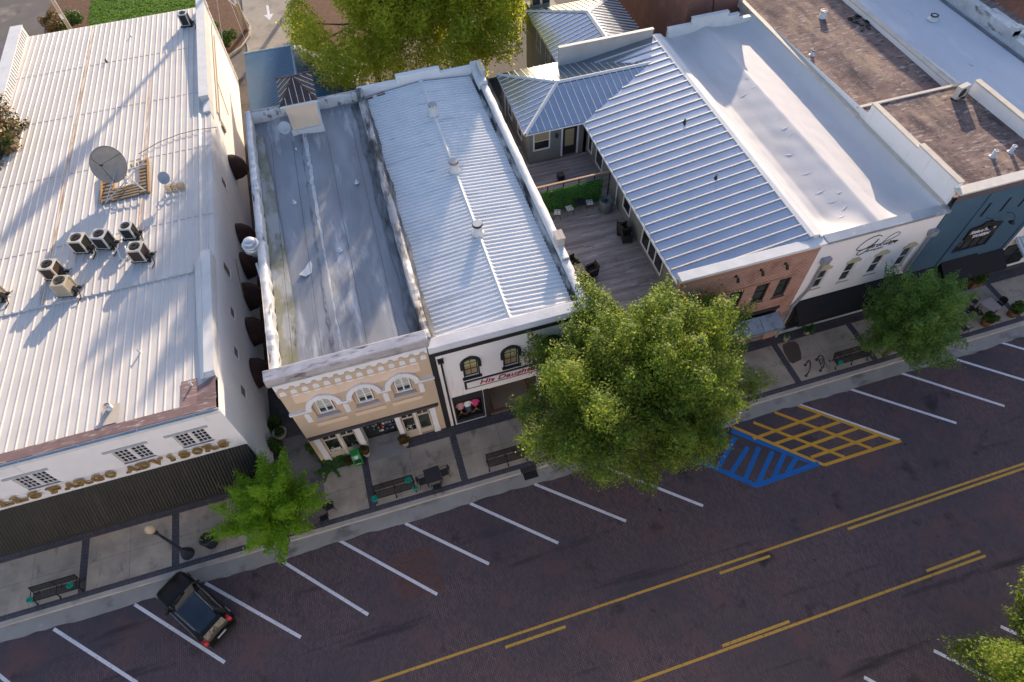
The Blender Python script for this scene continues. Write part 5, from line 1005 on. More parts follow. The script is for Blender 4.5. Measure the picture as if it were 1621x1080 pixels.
ink([(27.35, 8.3), (27.19, 8.43), (26.95, 8.47), (26.61, 8.41), (26.32, 8.25), (26.11, 7.99), (25.99, 7.71), (25.98, 7.59), (26.12, 7.48), (26.36, 7.46), (26.68, 7.52), (27.01, 7.72), (27.17, 7.91), (27.23, 8.11), (27.13, 7.92), (27.01, 7.6), (26.87, 7.37), (26.71, 7.18), (26.5, 7.03), (26.3, 7.03), (26.2, 7.15), (26.26, 7.34), (26.46, 7.45), (26.8, 7.51), (27.05, 7.56)], .020)
ink([(27.62, 7.50), (27.78, 7.82), (27.92, 8.03), (28.14, 8.21), (28.34, 8.3), (28.53, 8.27), (28.63, 8.15), (28.57, 8.0), (28.35, 7.87), (28.1, 7.76), (27.83, 7.70), (27.66, 7.55), (27.66, 7.38), (27.78, 7.36)], .015)
ink([(27.05, 7.6), (27.16, 7.62), (27.22, 7.5), (27.14, 7.38), (27.06, 7.46), (27.14, 7.62), (27.35, 7.58), (27.42, 7.6)], .017); ink([(27.62, 7.6), (27.45, 7.56), (27.40, 7.42), (27.5, 7.36), (27.62, 7.52)], .017)
ink([(27.85, 7.58), (27.88, 7.4), (27.98, 7.42), (28.06, 7.56), (28.05, 7.42), (28.12, 7.38), (28.2, 7.5)], .017); ink([(28.2, 7.46), (28.34, 7.56), (28.26, 7.64), (28.18, 7.5), (28.26, 7.38), (28.42, 7.5)], .017); ink([(28.42, 7.5), (28.48, 7.62), (28.52, 7.44), (28.44, 7.34), (28.30, 7.24)], .017)
b.prism([(28.66, 7.28), (28.82, 7.42), (28.84, 7.5), (28.77, 7.53), (28.70, 7.48), (28.66, 7.54), (28.58, 7.52), (28.57, 7.44)], 'y', 18.955, 18.985); text_mb('JEWELERS', .17, .015, off=.001, mb=b, x=26.86, z=7.10, y=18.975, sx=1.35, space=1.15); obj('lettering', b, mat('sign_black', (.025, .022, .025), None, 3, .5), S)
rg = random.Random(11)
prof = [(23.16, 9.30), (23.34, 9.24), (23.6, 8.98), (23.95, 8.62), (24.35, 8.44), (24.8, 8.46), (25.6, 8.72), (26.85, 9.17), (27.0, 9.21), (27.2, 9.14), (28, 8.84), (29, 8.58), (29.6, 8.50), (30.0, 8.52), (30.4, 8.70), (30.75, 9.05), (31.0, 9.28)]
def tp(x):
    for (a, za), (c, zc) in zip(prof[:-1], prof[1:]):
        if a <= x <= c: return za + (zc - za) * (x - a) / (c - a)
    return prof[-1][1]
def tz(x, y):
    z = tp(x); fr = max(0, 1 - (y - 19.3) / 2.2) ** 2; bk = max(0, 1 - (41.3 - y) / 1.8) ** 2
    z = z + (9.05 - z) * fr * (1 if z < 9.05 else 0) + (8.95 - z) * bk * (1 if z < 8.95 else 0) * .8
    return z + .004 * math.sin(x * 5 + 3 * math.sin(y * .9)) + .003 * math.sin(y * 3.7 + x * 2) + .006 * math.sin(x * 1.3 - y * .7)
b = MB(); b.grid(lambda i, j: (23.16 + 7.84 * i / 90, 19.35 + 21.95 * j / 150, tz(23.16 + 7.84 * i / 90, 19.35 + 21.95 * j / 150)), 90, 150)
for k in range(26):    # loose folds of the membrane
    x = rg.choice((rg.gauss(26.2, .5), rg.uniform(24.6, 29.4))); y = rg.uniform(20.5, 40); a = rg.uniform(-.5, .6); L = rg.uniform(.15, .5); h = rg.uniform(.012, .03)
    p = [(x - L * math.cos(a), y - L * math.sin(a)), (x + L * math.cos(a), y + L * math.sin(a))]; n = (-math.sin(a) * .07, math.cos(a) * .07)
    P = lambda q, s, e: (q[0] + n[0] * s, q[1] + n[1] * s, tz(q[0] + n[0] * s, q[1] + n[1] * s) + e); m = ((p[0][0] + p[1][0]) / 2, (p[0][1] + p[1][1]) / 2)
    b.add([P(p[0], 0, .0), P(m, -1, -.004), P(m, 0, h), P(m, 1, -.004), P(p[1], 0, 0)], [(0, 1, 2), (0, 2, 3), (1, 4, 2), (2, 4, 3)])
obj('roof', b, TPO, B, smooth=True)
b = MB(); b.box(31.0, 31.32, 19.4, 28.0, 8.8, 9.32); b.box(31.0, 31.32, 28.0, 44.5, 8.8, 9.40); obj('side_coping', b, TANCOP, B)
b = MB()
for x0, x1, z in ((23.9, 25.8, 9.50), (25.8, 28.75, 9.95), (28.75, 29.7, 9.60), (29.7, 31.0, 9.2)): b.box(x0, x1, 41.22, 41.5, 8.4, z); b.box(x0 - .03, x1 + .03, 41.18, 41.54, z, z + .06)
obj('stepped_parapet', b, WHITE, B)

# ================================================================ slate-blue tavern building with the brown roof
B = thing('slate_blue_building', 'slate blue shop building with slit vents, black awnings and brown flat roof', 'building', (35.3, 19, 0), world=True)
b = MB(); facade(b, 31.36, 39.3, 0, 10.3, 19.0, [(34.42, 37.1, 4.3, 5.42), (31.7, 39.0, 0, 2.9)], .2); obj('wall', b, BLUEW, B)
b = MB(); b.quad((31.36, 45, 0), (31.36, 19.3, 0), (31.36, 19.3, 10.2), (31.36, 45, 9.2)); b.quad((39.3, 19, 0), (39.3, 45, 0), (39.3, 45, 9), (39.3, 19, 10)); obj('side_wall', b, WHITEB, B)
b = MB()
for x0, x1 in ((31.36, 31.7), (33.85, 34.05), (39.0, 39.3)): b.box(x0, x1, 18.93, 18.999, 3.3, 9.7)
b.box(34.05, 39.0, 18.95, 18.999, 9.3, 9.7); obj('pilasters', b, BLUEW, B)
b = MB()
for x in (34.5, 35.88, 37.2): b.box(x - .08, x + .08, 18.985, 18.997, 7.62, 8.75)
obj('slit_vents', b, mat('slit_black', (.006, .006, .007), None, 2, .8), B)
b = MB(); b.box(31.3, 39.4, 18.88, 19.5, 10.3, 10.42); obj('coping', b, mat('coping_pale', (.62, .58, .52), (.52, .48, .43), 2, .6), B)
b = MB(); b.box(31.36, 39.3, 18.96, 18.999, 9.7, 10.3); obj('dark_frieze', b, mat('frieze', (.12, .10, .11), (.09, .08, .09), 2, .7), B)
window(B, 34.42, 37.1, 4.3, 5.42, 19.05, .08, 4, 1, DARKM, GLASS)
b = MB(); b.prism([(18.98, 3.35), (17.95, 2.55), (17.95, 2.3), (18.98, 2.7)], 'x', 31.85, 33.95); b.prism([(18.98, 3.55), (17.85, 2.7), (17.85, 2.4), (18.98, 2.8)], 'x', 34.2, 37.0); b.prism([(18.98, 3.3), (17.95, 2.5), (17.95, 2.25), (18.98, 2.7)], 'x', 37.0, 39.2); obj('black_awning', b, BLKAWN, B)
b = MB(); b.box(31.7, 39.0, 19.2, 19.3, 0, 2.9); obj('shopfront', b, DARKM, B)
S = thing('hanging_sign', 'black pointed sign board with white two line lettering on the slate blue wall', 'sign', (35.6, 18.9, 6.2), world=True)
b = MB(); b.prism([(34.55, 5.55), (36.75, 5.42), (36.85, 6.55), (36.1, 6.72), (35.9, 6.95), (35.4, 6.95), (35.2, 6.72), (34.45, 6.6)], 'y', 18.90, 18.97); obj('board', b, mat('sign_board', (.02, .015, .014), (.035, .025, .02), 3, .5), S)
b = text_mb("Riders'Tides", .40, .02, shear=.2, off=.012, x=34.62, z=6.12, y=18.885, sx=.92); text_mb('TAVERN', .36, .02, off=.012, mb=b, x=35.0, z=5.68, y=18.885, shear=.15, sx=.95); obj('lettering', b, TRIMW, S)
for i, x in enumerate((35.1, 36.6)):
    t = thing('gooseneck_lamp', ('dark gooseneck lamp above the left half of the black sign', 'dark gooseneck lamp above the right end of the black sign')[i], 'lamp', (x, 18.97, 7.35), 'gooseneck lamps over the tavern sign'); b = MB(); b.tube([(0, 0, 0), (0, -.3, .22), (0, -.55, .15), (0, -.62, -.1)], .018, 6); obj('arm', b, BLACKM, t); b = MB(); b.lathe([(.04, 0), (.08, -.05), (.2, -.2)], 0, -.62, 14, -.08); obj('shade', b, BLACKM, t)
b = MB(); b.quad((31.36, 19.3, 9.7), (39.3, 19.3, 9.72), (39.3, 28.4, 9.62), (31.36, 28.4, 9.6)); b.quad((31.36, 28.4, 9.6), (39.3, 28.4, 9.62), (39.3, 28.4, 8.7), (31.36, 28.4, 8.7)); obj('front_roof', b, BROWNR, B)
b = MB(); b.grid(lambda i, j: (31.4 + 7.7 * i / 20, 28.4 + 28 * j / 40, 8.88 + .04 * math.sin(i * .6 + j * .2) + .18 * (1 - abs(i / 20 - .62) / .62)), 20, 40); obj('rear_roof', b, BROWNR, B, smooth=True)
b = MB(); b.box(31.33, 31.62, 22.9, 27.4, 8.8, 10.55); b.box(31.33, 31.62, 19.4, 22.9, 8.8, 10.75); b.box(38.98, 39.3, 22.5, 27.4, 9, 10.5); b.box(38.98, 39.3, 19.4, 22.5, 9, 10.2); b.box(38.9, 39.25, 27.4, 58, 8.4, 9.35); obj('side_parapet', b, WHITEB, B)
b = MB(); b.box(31.30, 31.66, 22.93, 27.44, 10.55, 10.64); b.box(31.30, 31.66, 19.4, 22.93, 10.75, 10.84); b.box(38.94, 39.34, 22.5, 27.44, 10.5, 10.6); b.box(38.86, 39.3, 27.45, 58, 9.35, 9.43); b.box(31.35, 38.95, 28.3, 28.5, 9.6, 9.7); obj('parapet_coping', b, TANCOP, B)
t = thing('split_air_conditioner', 'cream split air conditioner standing on the brown flat roof', 'air conditioner', (38.0, 27.2, 9.62), rz=R(12)); b = MB(); b.box(-.45, .45, -.18, .18, .12, .95); obj('casing', b, ACW, t, bevel=.02); b = MB(); b.tube([(-.12, -.185, .54), (-.12, -.2, .54)], .30, 22); obj('fan_grille', b, LD, t); b = MB(); b.box(-.4, -.3, -.22, .22, 0, .12); b.box(.3, .4, -.22, .22, 0, .12); b.tube([(.45, 0, .4), (.6, .05, .3), (.6, .1, 0)], .03, 6); obj('feet', b, DARKM, t)
for i, (x, y) in enumerate(((36.05, 21.6), (37.35, 21.6))): t = pipe_vent(('white vent stack near the front coping of the brown roof, left one of two', 'white vent stack near the front coping of the brown roof, right one of two')[i], (x, y, 9.7), .12, .45, WHITE)
pipe_vent('wide white vent pipe with dark rim high on the brown roof', (36.0, 39.6, 8.95), .26, .6, WHITE, RUST); pipe_vent('pair of dark pipe stubs by the left edge of the brown roof', (32.7, 35.6, 8.9), .13, .4, GALV, DARKM)
b = MB(); rr = random.Random(3)
for k in range(14): b.cbox(rr.uniform(-.5, .5), rr.uniform(-.9, .9), .08, rr.uniform(.1, .5), rr.uniform(.05, .4), .12, rr.uniform(0, 3))
t = thing('roof_debris', 'heap of dark debris along the right parapet of the brown roof', 'debris', (38.3, 38.0, 8.95)); obj('pieces', b, DARKM, t)
# ================================================================ pale building at the right border
B = thing('pale_roof_building', 'long building with a streaked pale roof and ragged parapets at the right border', 'building', (43.5, 40, 0), world=True)
b = MB(); b.box(39.42, 51, 19.3, 80, 0, 8.3); obj('wall', b, WHITEB, B)
for x in (40.4, 42.6, 44.8, 47, 49.2): window(B, x, x + .9, 4.8, 6.7, 19.23, .08, 1, 2, FRAMEW, GLASS, sill=.1)
for x in (40.2, 43.4, 46.6): window(B, x, x + 2.6, .4, 2.8, 19.23, .1, 2, 1, DARKM, GLASS, name='shop_window')
PALER = mat('pale_streaked_roof', (.56, .58, .62), (.48, .50, .55), .35, .6, .1, stretch=(1, .4, 1), stains=(((.16, .16, .19), .8, .66, .72, (2.6, .9, 1)), ((.68, .69, .71), .4, .55, .75, (1, .3, 1))))
b = MB(); b.grid(lambda i, j: (39.42 + 7.6 * i / 16, 19.4 + 60 * j / 20, 8.62 + .35 * (1 - abs(39.42 + 7.6 * i / 16 - 43.9) / 4.5)), 16, 20); obj('roof', b, PALER, B, smooth=True)
b = MB(); b.quad((46.25, 20, 8.85), (46.6, 20, 8.85), (46.4, 75, 8.85), (46.15, 75, 8.85)); obj('gutter_stain', b, mat('gutter_dark', (.05, .05, .06), (.25, .26, .28), 1.2, .8, stretch=(1, .4, 1)), B)
b = MB(); rr = random.Random(5); y = 19.5; k = 0
while y < 78: L = rr.uniform(2.5, 5); b.box(46.9, 47.5, y, y + L, 8.4, 9.3 + .35 * (k % 2)); b.box(47.5, 48.1 + .8 * (k % 2), y + .3, y + L * .8, 8.3, 9.1); b.box(46.85, 47.6, y, y + .45, 9.0, 9.9); y += L; k += 1
obj('ragged_parapet', b, LUMPW, B); b = MB(); b.quad((47.5, 19.4, 8.32), (51, 19.4, 8.32), (51, 80, 8.32), (47.5, 80, 8.32)); obj('far_roof', b, BROWNR, B)
b = MB(); b.prism([(19.28, 3.6), (18.0, 3.0), (18.0, 2.95), (19.28, 3.5)], 'x', 40.2, 48)
for k in range(26): b.box(40.25 + k * .3, 40.4 + k * .3, 18.05, 19.2, 3.06, 3.1) if 0 else None
for k in range(26): b.prism([(19.28, 3.66), (18.0, 3.06), (18.0, 3.0), (19.28, 3.6)], 'x', 40.25 + k * .3, 40.38 + k * .3)
obj('metal_awning', b, GALV, B)
pipe_vent('short round white vent on the ridge of the pale streaked roof', (43.7, 36.7, 8.97), .26, .3, WHITE, DARKM)
# ================================================================ street furniture
def bench(label, x, y, rz=0.):
    t = thing('park_bench', label, 'bench', (x, y, .006), 'black metal benches along the pavement', rz=rz); L = 2.36
    b = MB()
    for k in range(8): b.box(-L / 2, L / 2, -.24 + k * .058, -.205 + k * .058, .43, .45)
    for k in range(27): xx = -L / 2 + L * k / 26; b.box(xx - .009, xx + .009, -.25, .225, .424, .431)
    b.tube([(-L / 2, -.25, .42), (L / 2, -.25, .42)], .022, 6); obj('seat', b, BLACKM, t)
    b = MB()
    for k in range(7): z = .52 + k * .058; y0 = .235 + k * .018; b.box(-L / 2, L / 2, y0, y0 + .018, z, z + .034)
    for k in range(27): xx = -L / 2 + L * k / 26; b.prism([(.238, .47), (.250, .47), (.365, .90), (.353, .90)], 'x', xx - .009, xx + .009)
    b.tube([(-L / 2, .37, .93), (L / 2, .37, .93)], .026, 6); obj('backrest', b, BLACKM, t)
    for xx in (-L / 2, 0, L / 2):
        b = MB(); b.tube([(xx, -.30, 0), (xx, -.22, .22), (xx, -.25, .42), (xx, .22, .42), (xx, .37, .93)], .028, 6); b.tube([(xx, .20, .42), (xx, .22, .2), (xx, .34, 0)], .028, 6); b.box(xx - .04, xx + .04, -.38, -.24, 0, .025); b.box(xx - .04, xx + .04, .28, .42, 0, .025)
        if xx: b.tube([(xx, .32, .68), (xx, .0, .68), (xx, -.28, .62), (xx, -.27, .44)], .024, 6)
        obj('leg', b, BLACKM, t)
    return t
bench('black metal bench with teal ribbons, alone at the left border of the photo', -22.3, 15.62)
bench('black metal bench with teal ribbons, beside the square table with chairs', -3.55, 15.75); bench('plain black metal bench without ribbons, left of the big tree', 3.3, 15.68); bench('black metal bench with a teal bow beside the bike racks', 26.8, 15.72)
def ribbon(label, x, y, z, s):
    t = thing('ribbon_bow', label, 'ribbon', (x, y, z), 'teal ribbons tied to benches'); b = MB(); rr = random.Random(int(x * 10))
    for k in range(7): a = k * .9 + rr.uniform(-.2, .2); r_ = .12 * s; b.tube([(0, 0, 0), (r_ * math.cos(a), r_ * math.sin(a), .06), (r_ * 1.3 * math.cos(a + .5), r_ * 1.3 * math.sin(a + .5), .02), (.02, 0, -.02)], [.02, .045 * s, .04 * s, .02], 6)
    obj('loops', b, TEAL, t); b = MB(); b.prism([(-.05, 0), (0, 0), (-.06, -.3), (-.13, -.3)], 'y', -.06, -.05); b.prism([(.0, 0), (.05, 0), (.13, -.26), (.06, -.28)], 'y', -.07, -.06); obj('tails', b, TEAL, t)
ribbon('teal ribbon on the left arm of the bench at the left border of the photo', -23.5, 15.4, .68, 1); ribbon('teal ribbon on the right half of the bench at the left border of the photo', -21.5, 15.6, .62, 1.1)
ribbon('teal ribbon on the left arm of the bench beside the square table', -4.75, 15.45, .66, 1.2); ribbon('teal ribbon on the backrest of the bench beside the square table', -2.65, 15.95, .75, 1.2); ribbon('teal ribbon on the right leg of the bench beside the square table', -2.38, 15.5, .45, 1); ribbon('teal bow on the left arm of the bench beside the bike racks', 25.75, 15.45, .66, 1)
def patio_table(label, x, y, rz, top, z=.74, s=.47):
    t = thing('patio_table', label, 'table', (x, y, .006), 'square tables on the pavement', rz=rz); b = MB(); b.box(-s, s, -s, s, z - .03, z); obj('top', b, top, t, bevel=.012); b = MB()
    for sx in (-1, 1):
        for sy in (-1, 1): b.tube([(sx * s * .85, sy * s * .85, 0), (sx * s * .8, sy * s * .8, z - .03)], .022, 6)
    obj('legs', b, BLACKM, t); return t
def patio_chair(label, x, y, rz, m=None, g='metal chairs on the pavement'):
    t = thing('patio_chair', label, 'chair', (x, y, .006), g, rz=rz); m = m or BLACKM; b = MB(); b.box(-.23, .23, -.22, .23, .43, .455); obj('seat', b, m, t, bevel=.01)
    b = MB(); b.smooth = True; b.grid(lambda i, j: (.24 * math.sin((i / 8 - .5) * 2.2), .26 - .08 * abs(i / 8 - .5) + .10 * j / 3, .50 + .42 * j / 3 * (1 - .1 * abs(i / 8 - .5))), 8, 3); b.tube([(-.24, .20, .5), (-.22, .28, .88), (0, .36, .94), (.22, .28, .88), (.24, .20, .5)], .018, 6); obj('backrest', b, m, t)
    b = MB()
    for sx in (-1, 1): b.tube([(sx * .24, -.24, 0), (sx * .22, -.20, .43)], .018, 6); b.tube([(sx * .22, .20, .43), (sx * .25, .30, 0)], .018, 6); b.tube([(sx * .24, .26, .68), (sx * .30, .02, .68), (sx * .27, -.18, .64), (sx * .23, -.2, .44)], .016, 6)
    obj('frame', b, BLACKM, t); return t
CHARC = mat('charcoal_mesh', (.028, .027, .03), (.04, .038, .042), 9, .6)
patio_table('square charcoal table between the two benches on the pavement', -1.2, 15.85, R(3), CHARC); patio_chair('charcoal chair left of the square table', -1.85, 15.75, R(95), CHARC); patio_chair('charcoal chair right of the square table', -.5, 15.92, R(-85), CHARC); patio_chair('charcoal chair on the street side of the square table', -1.12, 15.12, R(180), CHARC)
patio_chair('dark metal chair beside the small bright green tree, farther from the street', -7.35, 15.9, R(100)); patio_chair('dark metal chair beside the small bright green tree, nearer the street', -7.75, 15.25, R(190))
PINKT = mat('table_pinkgrey', (.36, .29, .28), (.30, .24, .235), 3, .6)
patio_table('square pinkish table near the pale tree, left of the two in front of the tavern', 35.35, 16.35, R(8), PINKT, .74, .5); patio_table('square pinkish table, right of the two in front of the tavern', 37.9, 16.4, R(8), PINKT, .74, .5)
for x, y, rz, lab in ((34.55, 16.75, 80, 'dark chair left of the left pinkish table'), (36.15, 16.45, -80, 'dark chair right of the left pinkish table'), (35.2, 15.45, 180, 'dark chair on the street side of the left pinkish table'), (37.35, 17.2, 20, 'dark chair behind the right pinkish table'), (38.75, 16.45, -80, 'dark chair right of the right pinkish table'), (37.0, 16.2, 80, 'dark chair between the two pinkish tables')): patio_chair(lab, x, y, R(rz))
# lamp post
t = thing('street_lamp', 'blue black lamp post with a cream globe on the left pavement', 'street lamp', (-15.5, 15.68, .006)); b = MB(); b.smooth = True
b.lathe([(.36, 0), (.36, .08), (.30, .14), (.30, .32), (.22, .42), (.20, .62), (.13, .78), (.10, .9)], n=16); LAMPM = mat('lamp_blue_black', (.035, .04, .06), (.025, .028, .042), 4, .5, local=True); obj('base', b, LAMPM, t); b = MB(); b.smooth = True
b.lathe([(.095, .85), (.085, 1.6), (.075, 3.1), (.065, 3.62), (.11, 3.68), (.11, 3.76), (.06, 3.82), (.14, 3.98), (.17, 4.02), (.17, 4.1)], n=14); obj('post', b, LAMPM, t); b = MB(); b.smooth = True; b.lathe([(.13, 4.1), (.23, 4.2), (.26, 4.37), (.22, 4.53), (.12, 4.64), (.05, 4.70), (.03, 4.76)], n=18); obj('globe', b, mat('globe_cream', (.50, .40, .25), (.42, .33, .2), 3, .35, local=True), t)
# litter bin
t = thing('litter_bin', 'round black litter bin beside the lamp post', 'litter bin', (-14.15, 15.85, .006)); b = MB()
for k in range(26): a = 6.2832 * k / 26; b.tube([(.30 * math.cos(a), .30 * math.sin(a), .05), (.33 * math.cos(a), .33 * math.sin(a), .6), (.37 * math.cos(a), .37 * math.sin(a), .85)], .014, 4)
b.smooth = True; b.lathe([(.28, .0), (.28, .06)], n=20); obj('body', b, BLACKM, t); b = MB(); b.smooth = True; b.lathe([(.38, .83), (.40, .90), (.33, .97), (.20, 1.0), (.18, .98), (.18, .7)], n=22); obj('lid', b, BLACKM, t); b = MB(); b.lathe([(.27, .06), (.27, .72), (.02, .74)], n=20); obj('liner', b, mat('liner_blue', (.03, .06, .12), None, 5, .35), t)
# green paper box
t = thing('newspaper_box', 'bright green newspaper box beside the tan shop window', 'newspaper box', (-5.32, 18.35, .01), rz=R(4)); GRN = mat('box_green', (.02, .26, .05), (.015, .2, .04), 3, .4, local=True); b = MB(); b.prism([(-.3, .12), (-.3, .95), (-.12, 1.18), (.28, 1.22), (.28, .12)], 'x', -.27, .27); b.box(-.22, .22, -.25, .25, 0, .12); obj('cabinet', b, GRN, t, bevel=.015)
b = MB(); b.tube([(0, -.208, 1.075), (0, -.216, 1.085)], .13, 18); obj('logo_disc', b, mat('logo_pale', (.5, .58, .66), None, 3, .5), t); b = MB(); b.box(-.2, .2, -.31, -.301, .45, .9); obj('display_door', b, GLASS, t); b = text_mb('FREE', .13, .006, mb=None, x=-.17, z=.3, y=-.303); obj('lettering', b, TRIMW, t)
# bike racks
def rack(label, x, y, rz, emblem):
    t = thing('bike_rack', label, 'bike rack', (x, y, .006), 'bike racks on the pavement', rz=rz); b = MB(); b.smooth = True; b.tube([(-.42, 0, 0), (-.42, 0, .45)] + [(-.42 * math.cos(math.pi * k / 10), 0, .45 + .42 * math.sin(math.pi * k / 10)) for k in range(1, 10)] + [(.42, 0, .45), (.42, 0, 0)], .035, 8)
    b.lathe([(.09, 0), (.09, .02)], -.42, 0, 10); b.lathe([(.09, 0), (.09, .02)], .42, 0, 10); obj('hoop', b, BLACKM, t)
    if emblem: b = MB(); b.tube([(-.42, 0, .28), (.42, 0, .28)], .025, 6); b.tube([(.18 * math.cos(k * .628), 0, .5 + .18 * math.sin(k * .628)) for k in range(11)], .025, 6); b.tube([(0, 0, .28), (.0, 0, .32)], .02, 5); obj('crossbar', b, BLACKM, t)
rack('plain black bike rack hoop, the one nearer the cross band of pavers', 23.75, 15.9, R(62), False); rack('black bike rack hoop with a crossbar, the one nearer the bench', 24.75, 16.0, R(75), True)
t = thing('litter_bin', 'small dark bin at the kerb under the right side of the big tree', 'litter bin', (19.6, 15.6, .006)); b = MB(); b.smooth = True; b.lathe([(.24, 0), (.27, .7), (.29, .74), (.2, .84), (.05, .88)], n=18); obj('body', b, BLACKM, t); b = MB(); b.lathe([(.12, .86), (.12, .9)], n=12); obj('lid', b, DARKM, t)
# ================================================================ planters and small plants
TERRA = mat('terracotta', (.30, .15, .09), (.22, .105, .065), 3, .8, local=True); STONE = mat('stone_pot', (.46, .41, .34), (.36, .32, .27), 3, .85, local=True); HALFB = mat('oak_barrel', (.20, .115, .06), (.13, .07, .04), 3, .8, local=True, stretch=(4, 4, .4))
def planter(label, x, y, z, r, h, fr, fh, n, lm, m, seed, leaf=.07, square=False, rz=0, asp=.5):
    t = bush('plant_pot', label, (x, y, z), fr, fh, n, leaf, lm, seed, 'planter', None, h * .85, asp=asp); t.rotation_euler = (0, 0, rz); b = MB(); b.smooth = not square
    if square: b.prism([(-r * 1.6, -r * .7), (r * 1.6, -r * .7), (r * 1.6, r * .7), (-r * 1.6, r * .7)], 'z', 0, h)
    else: b.lathe([(r * .7, 0), (r, h * .8), (r * 1.08, h * .9), (r * 1.08, h), (r * .9, h), (r * .88, h * .85), (.02, h * .85)], n=18)
    obj('pot', b, m, t); return t
planter('reddish potted plant on a white shop plinth right of the green newspaper box', -4.75, 18.62, .01, .24, .5, .42, .55, 900, L_RED, STONE, 1); planter('reddish potted plant on the right side of the tan shop entry', -2.35, 18.62, .01, .24, .5, .42, .55, 900, L_RED, STONE, 2)
def fern(name, label, x, y, z, r, nf, seed, lm=L_FERN, cat='plant', up=.6):
    rg = np.random.default_rng(seed); t = thing(name, label, cat, (x, y, z)); C = []; N = []
    for k in range(nf):
        a = rg.uniform(0, 6.28); L = r * rg.uniform(.7, 1.15); e = rg.uniform(.25, 1.0) * up
        for s in np.linspace(.12, 1, 16):
            for sd in (-1, 1): w_ = .10 * L * (1.05 - s); C.append((L * s * math.cos(a) - sd * w_ * math.sin(a), L * s * math.sin(a) + sd * w_ * math.cos(a), .1 + L * (e * 1.5 * s - 1.0 * e * s * s * 1.2))); N.append((rg.normal(0, .3), rg.normal(0, .3), 1))
    leaf_mesh('fronds', np.array(C), np.array(N), .11 * r + .02, rg, lm, t, asp=.35); b = MB(); b.lathe([(.08, 0), (.05, .25)], n=8); obj('stem', b, BARK, t); return t
fern('palm_plant', 'low palm with wide green fronds at the left corner of the tan shop', -6.95, 18.5, .01, 1.0, 17, 3); fern('palm_plant', 'small spiky plant in front of the black awning of the white shop', 25.4, 18.55, .35, .5, 16, 4, L_FERN, 'plant', 1.2)
t = bush('shrub', 'small red leaved shrub right of the low palm', (-6.0, 18.45, .01), .28, .35, 350, .06, L_RED, 5); 
for i, (x, y, r_, h, n, lm, lab) in enumerate(((-9.95, 20.6, .5, 1.5, 900, L_SHRUB, 'dark bushy plant against the white wall at the mouth of the alley'), (-9.95, 22.4, .5, 1.2, 700, L_SHRUB, 'dark plant on the white wall side of the alley, behind the first one'), (-9.8, 18.7, .4, 1.9, 700, L_DARK, 'tall leafy plant at the white wall corner beside the black awning'), (-7.85, 19.9, .42, 1.2, 800, L_SHRUB, 'shrub against the tan wall just inside the alley'), (-7.85, 21.8, .38, 1.0, 600, L_SHRUB, 'shrub against the tan wall farther into the alley'), (-9.9, 26.2, .45, 1.0, 500, L_SHRUB, 'plant under the awnings halfway along the alley'))): bush('alley_shrub', lab, (x, y, .01), r_, h, n, .085, lm, 20 + i)
t = planter('pale ring planter with a trailing plant in the alley by the white wall', -9.75, 21.6, .01, .42, .45, .45, .5, 500, L_SHRUB, STONE, 31)
planter('white stone pot with a green figure beside the brick building corner', 23.75, 18.45, .01, .2, .4, .2, .3, 160, L_HEDGE, STONE, 33)
planter('stone pot of the spiky plant in front of the black awning', 25.4, 18.55, .01, .28, .38, .3, .2, 160, L_SHRUB, STONE, 34)
for i, (x, y, lab) in enumerate(((33.9, 18.3, 'bushy planter by the gap between the two black tavern awnings'), (36.3, 18.5, 'timber planter with grassy plant under the middle of the tavern awning'), (38.7, 18.55, 'timber planter with tall grassy plant under the right end of the tavern awning'))): planter(lab, x, y, .01, .3, .5, .5, .9, 900, L_SHRUB, HALFB, 40 + i, .09, True)
for i, (x, y, lab) in enumerate(((37.1, 15.5, 'wooden barrel planter with green shrub at the kerb near the left pinkish table'), (39.3, 15.6, 'wooden barrel planter with green shrub at the kerb near the right border of the photo'))): planter(lab, x, y, .01, .36, .55, .5, .7, 900, L_SHRUB, HALFB, 50 + i, .085)
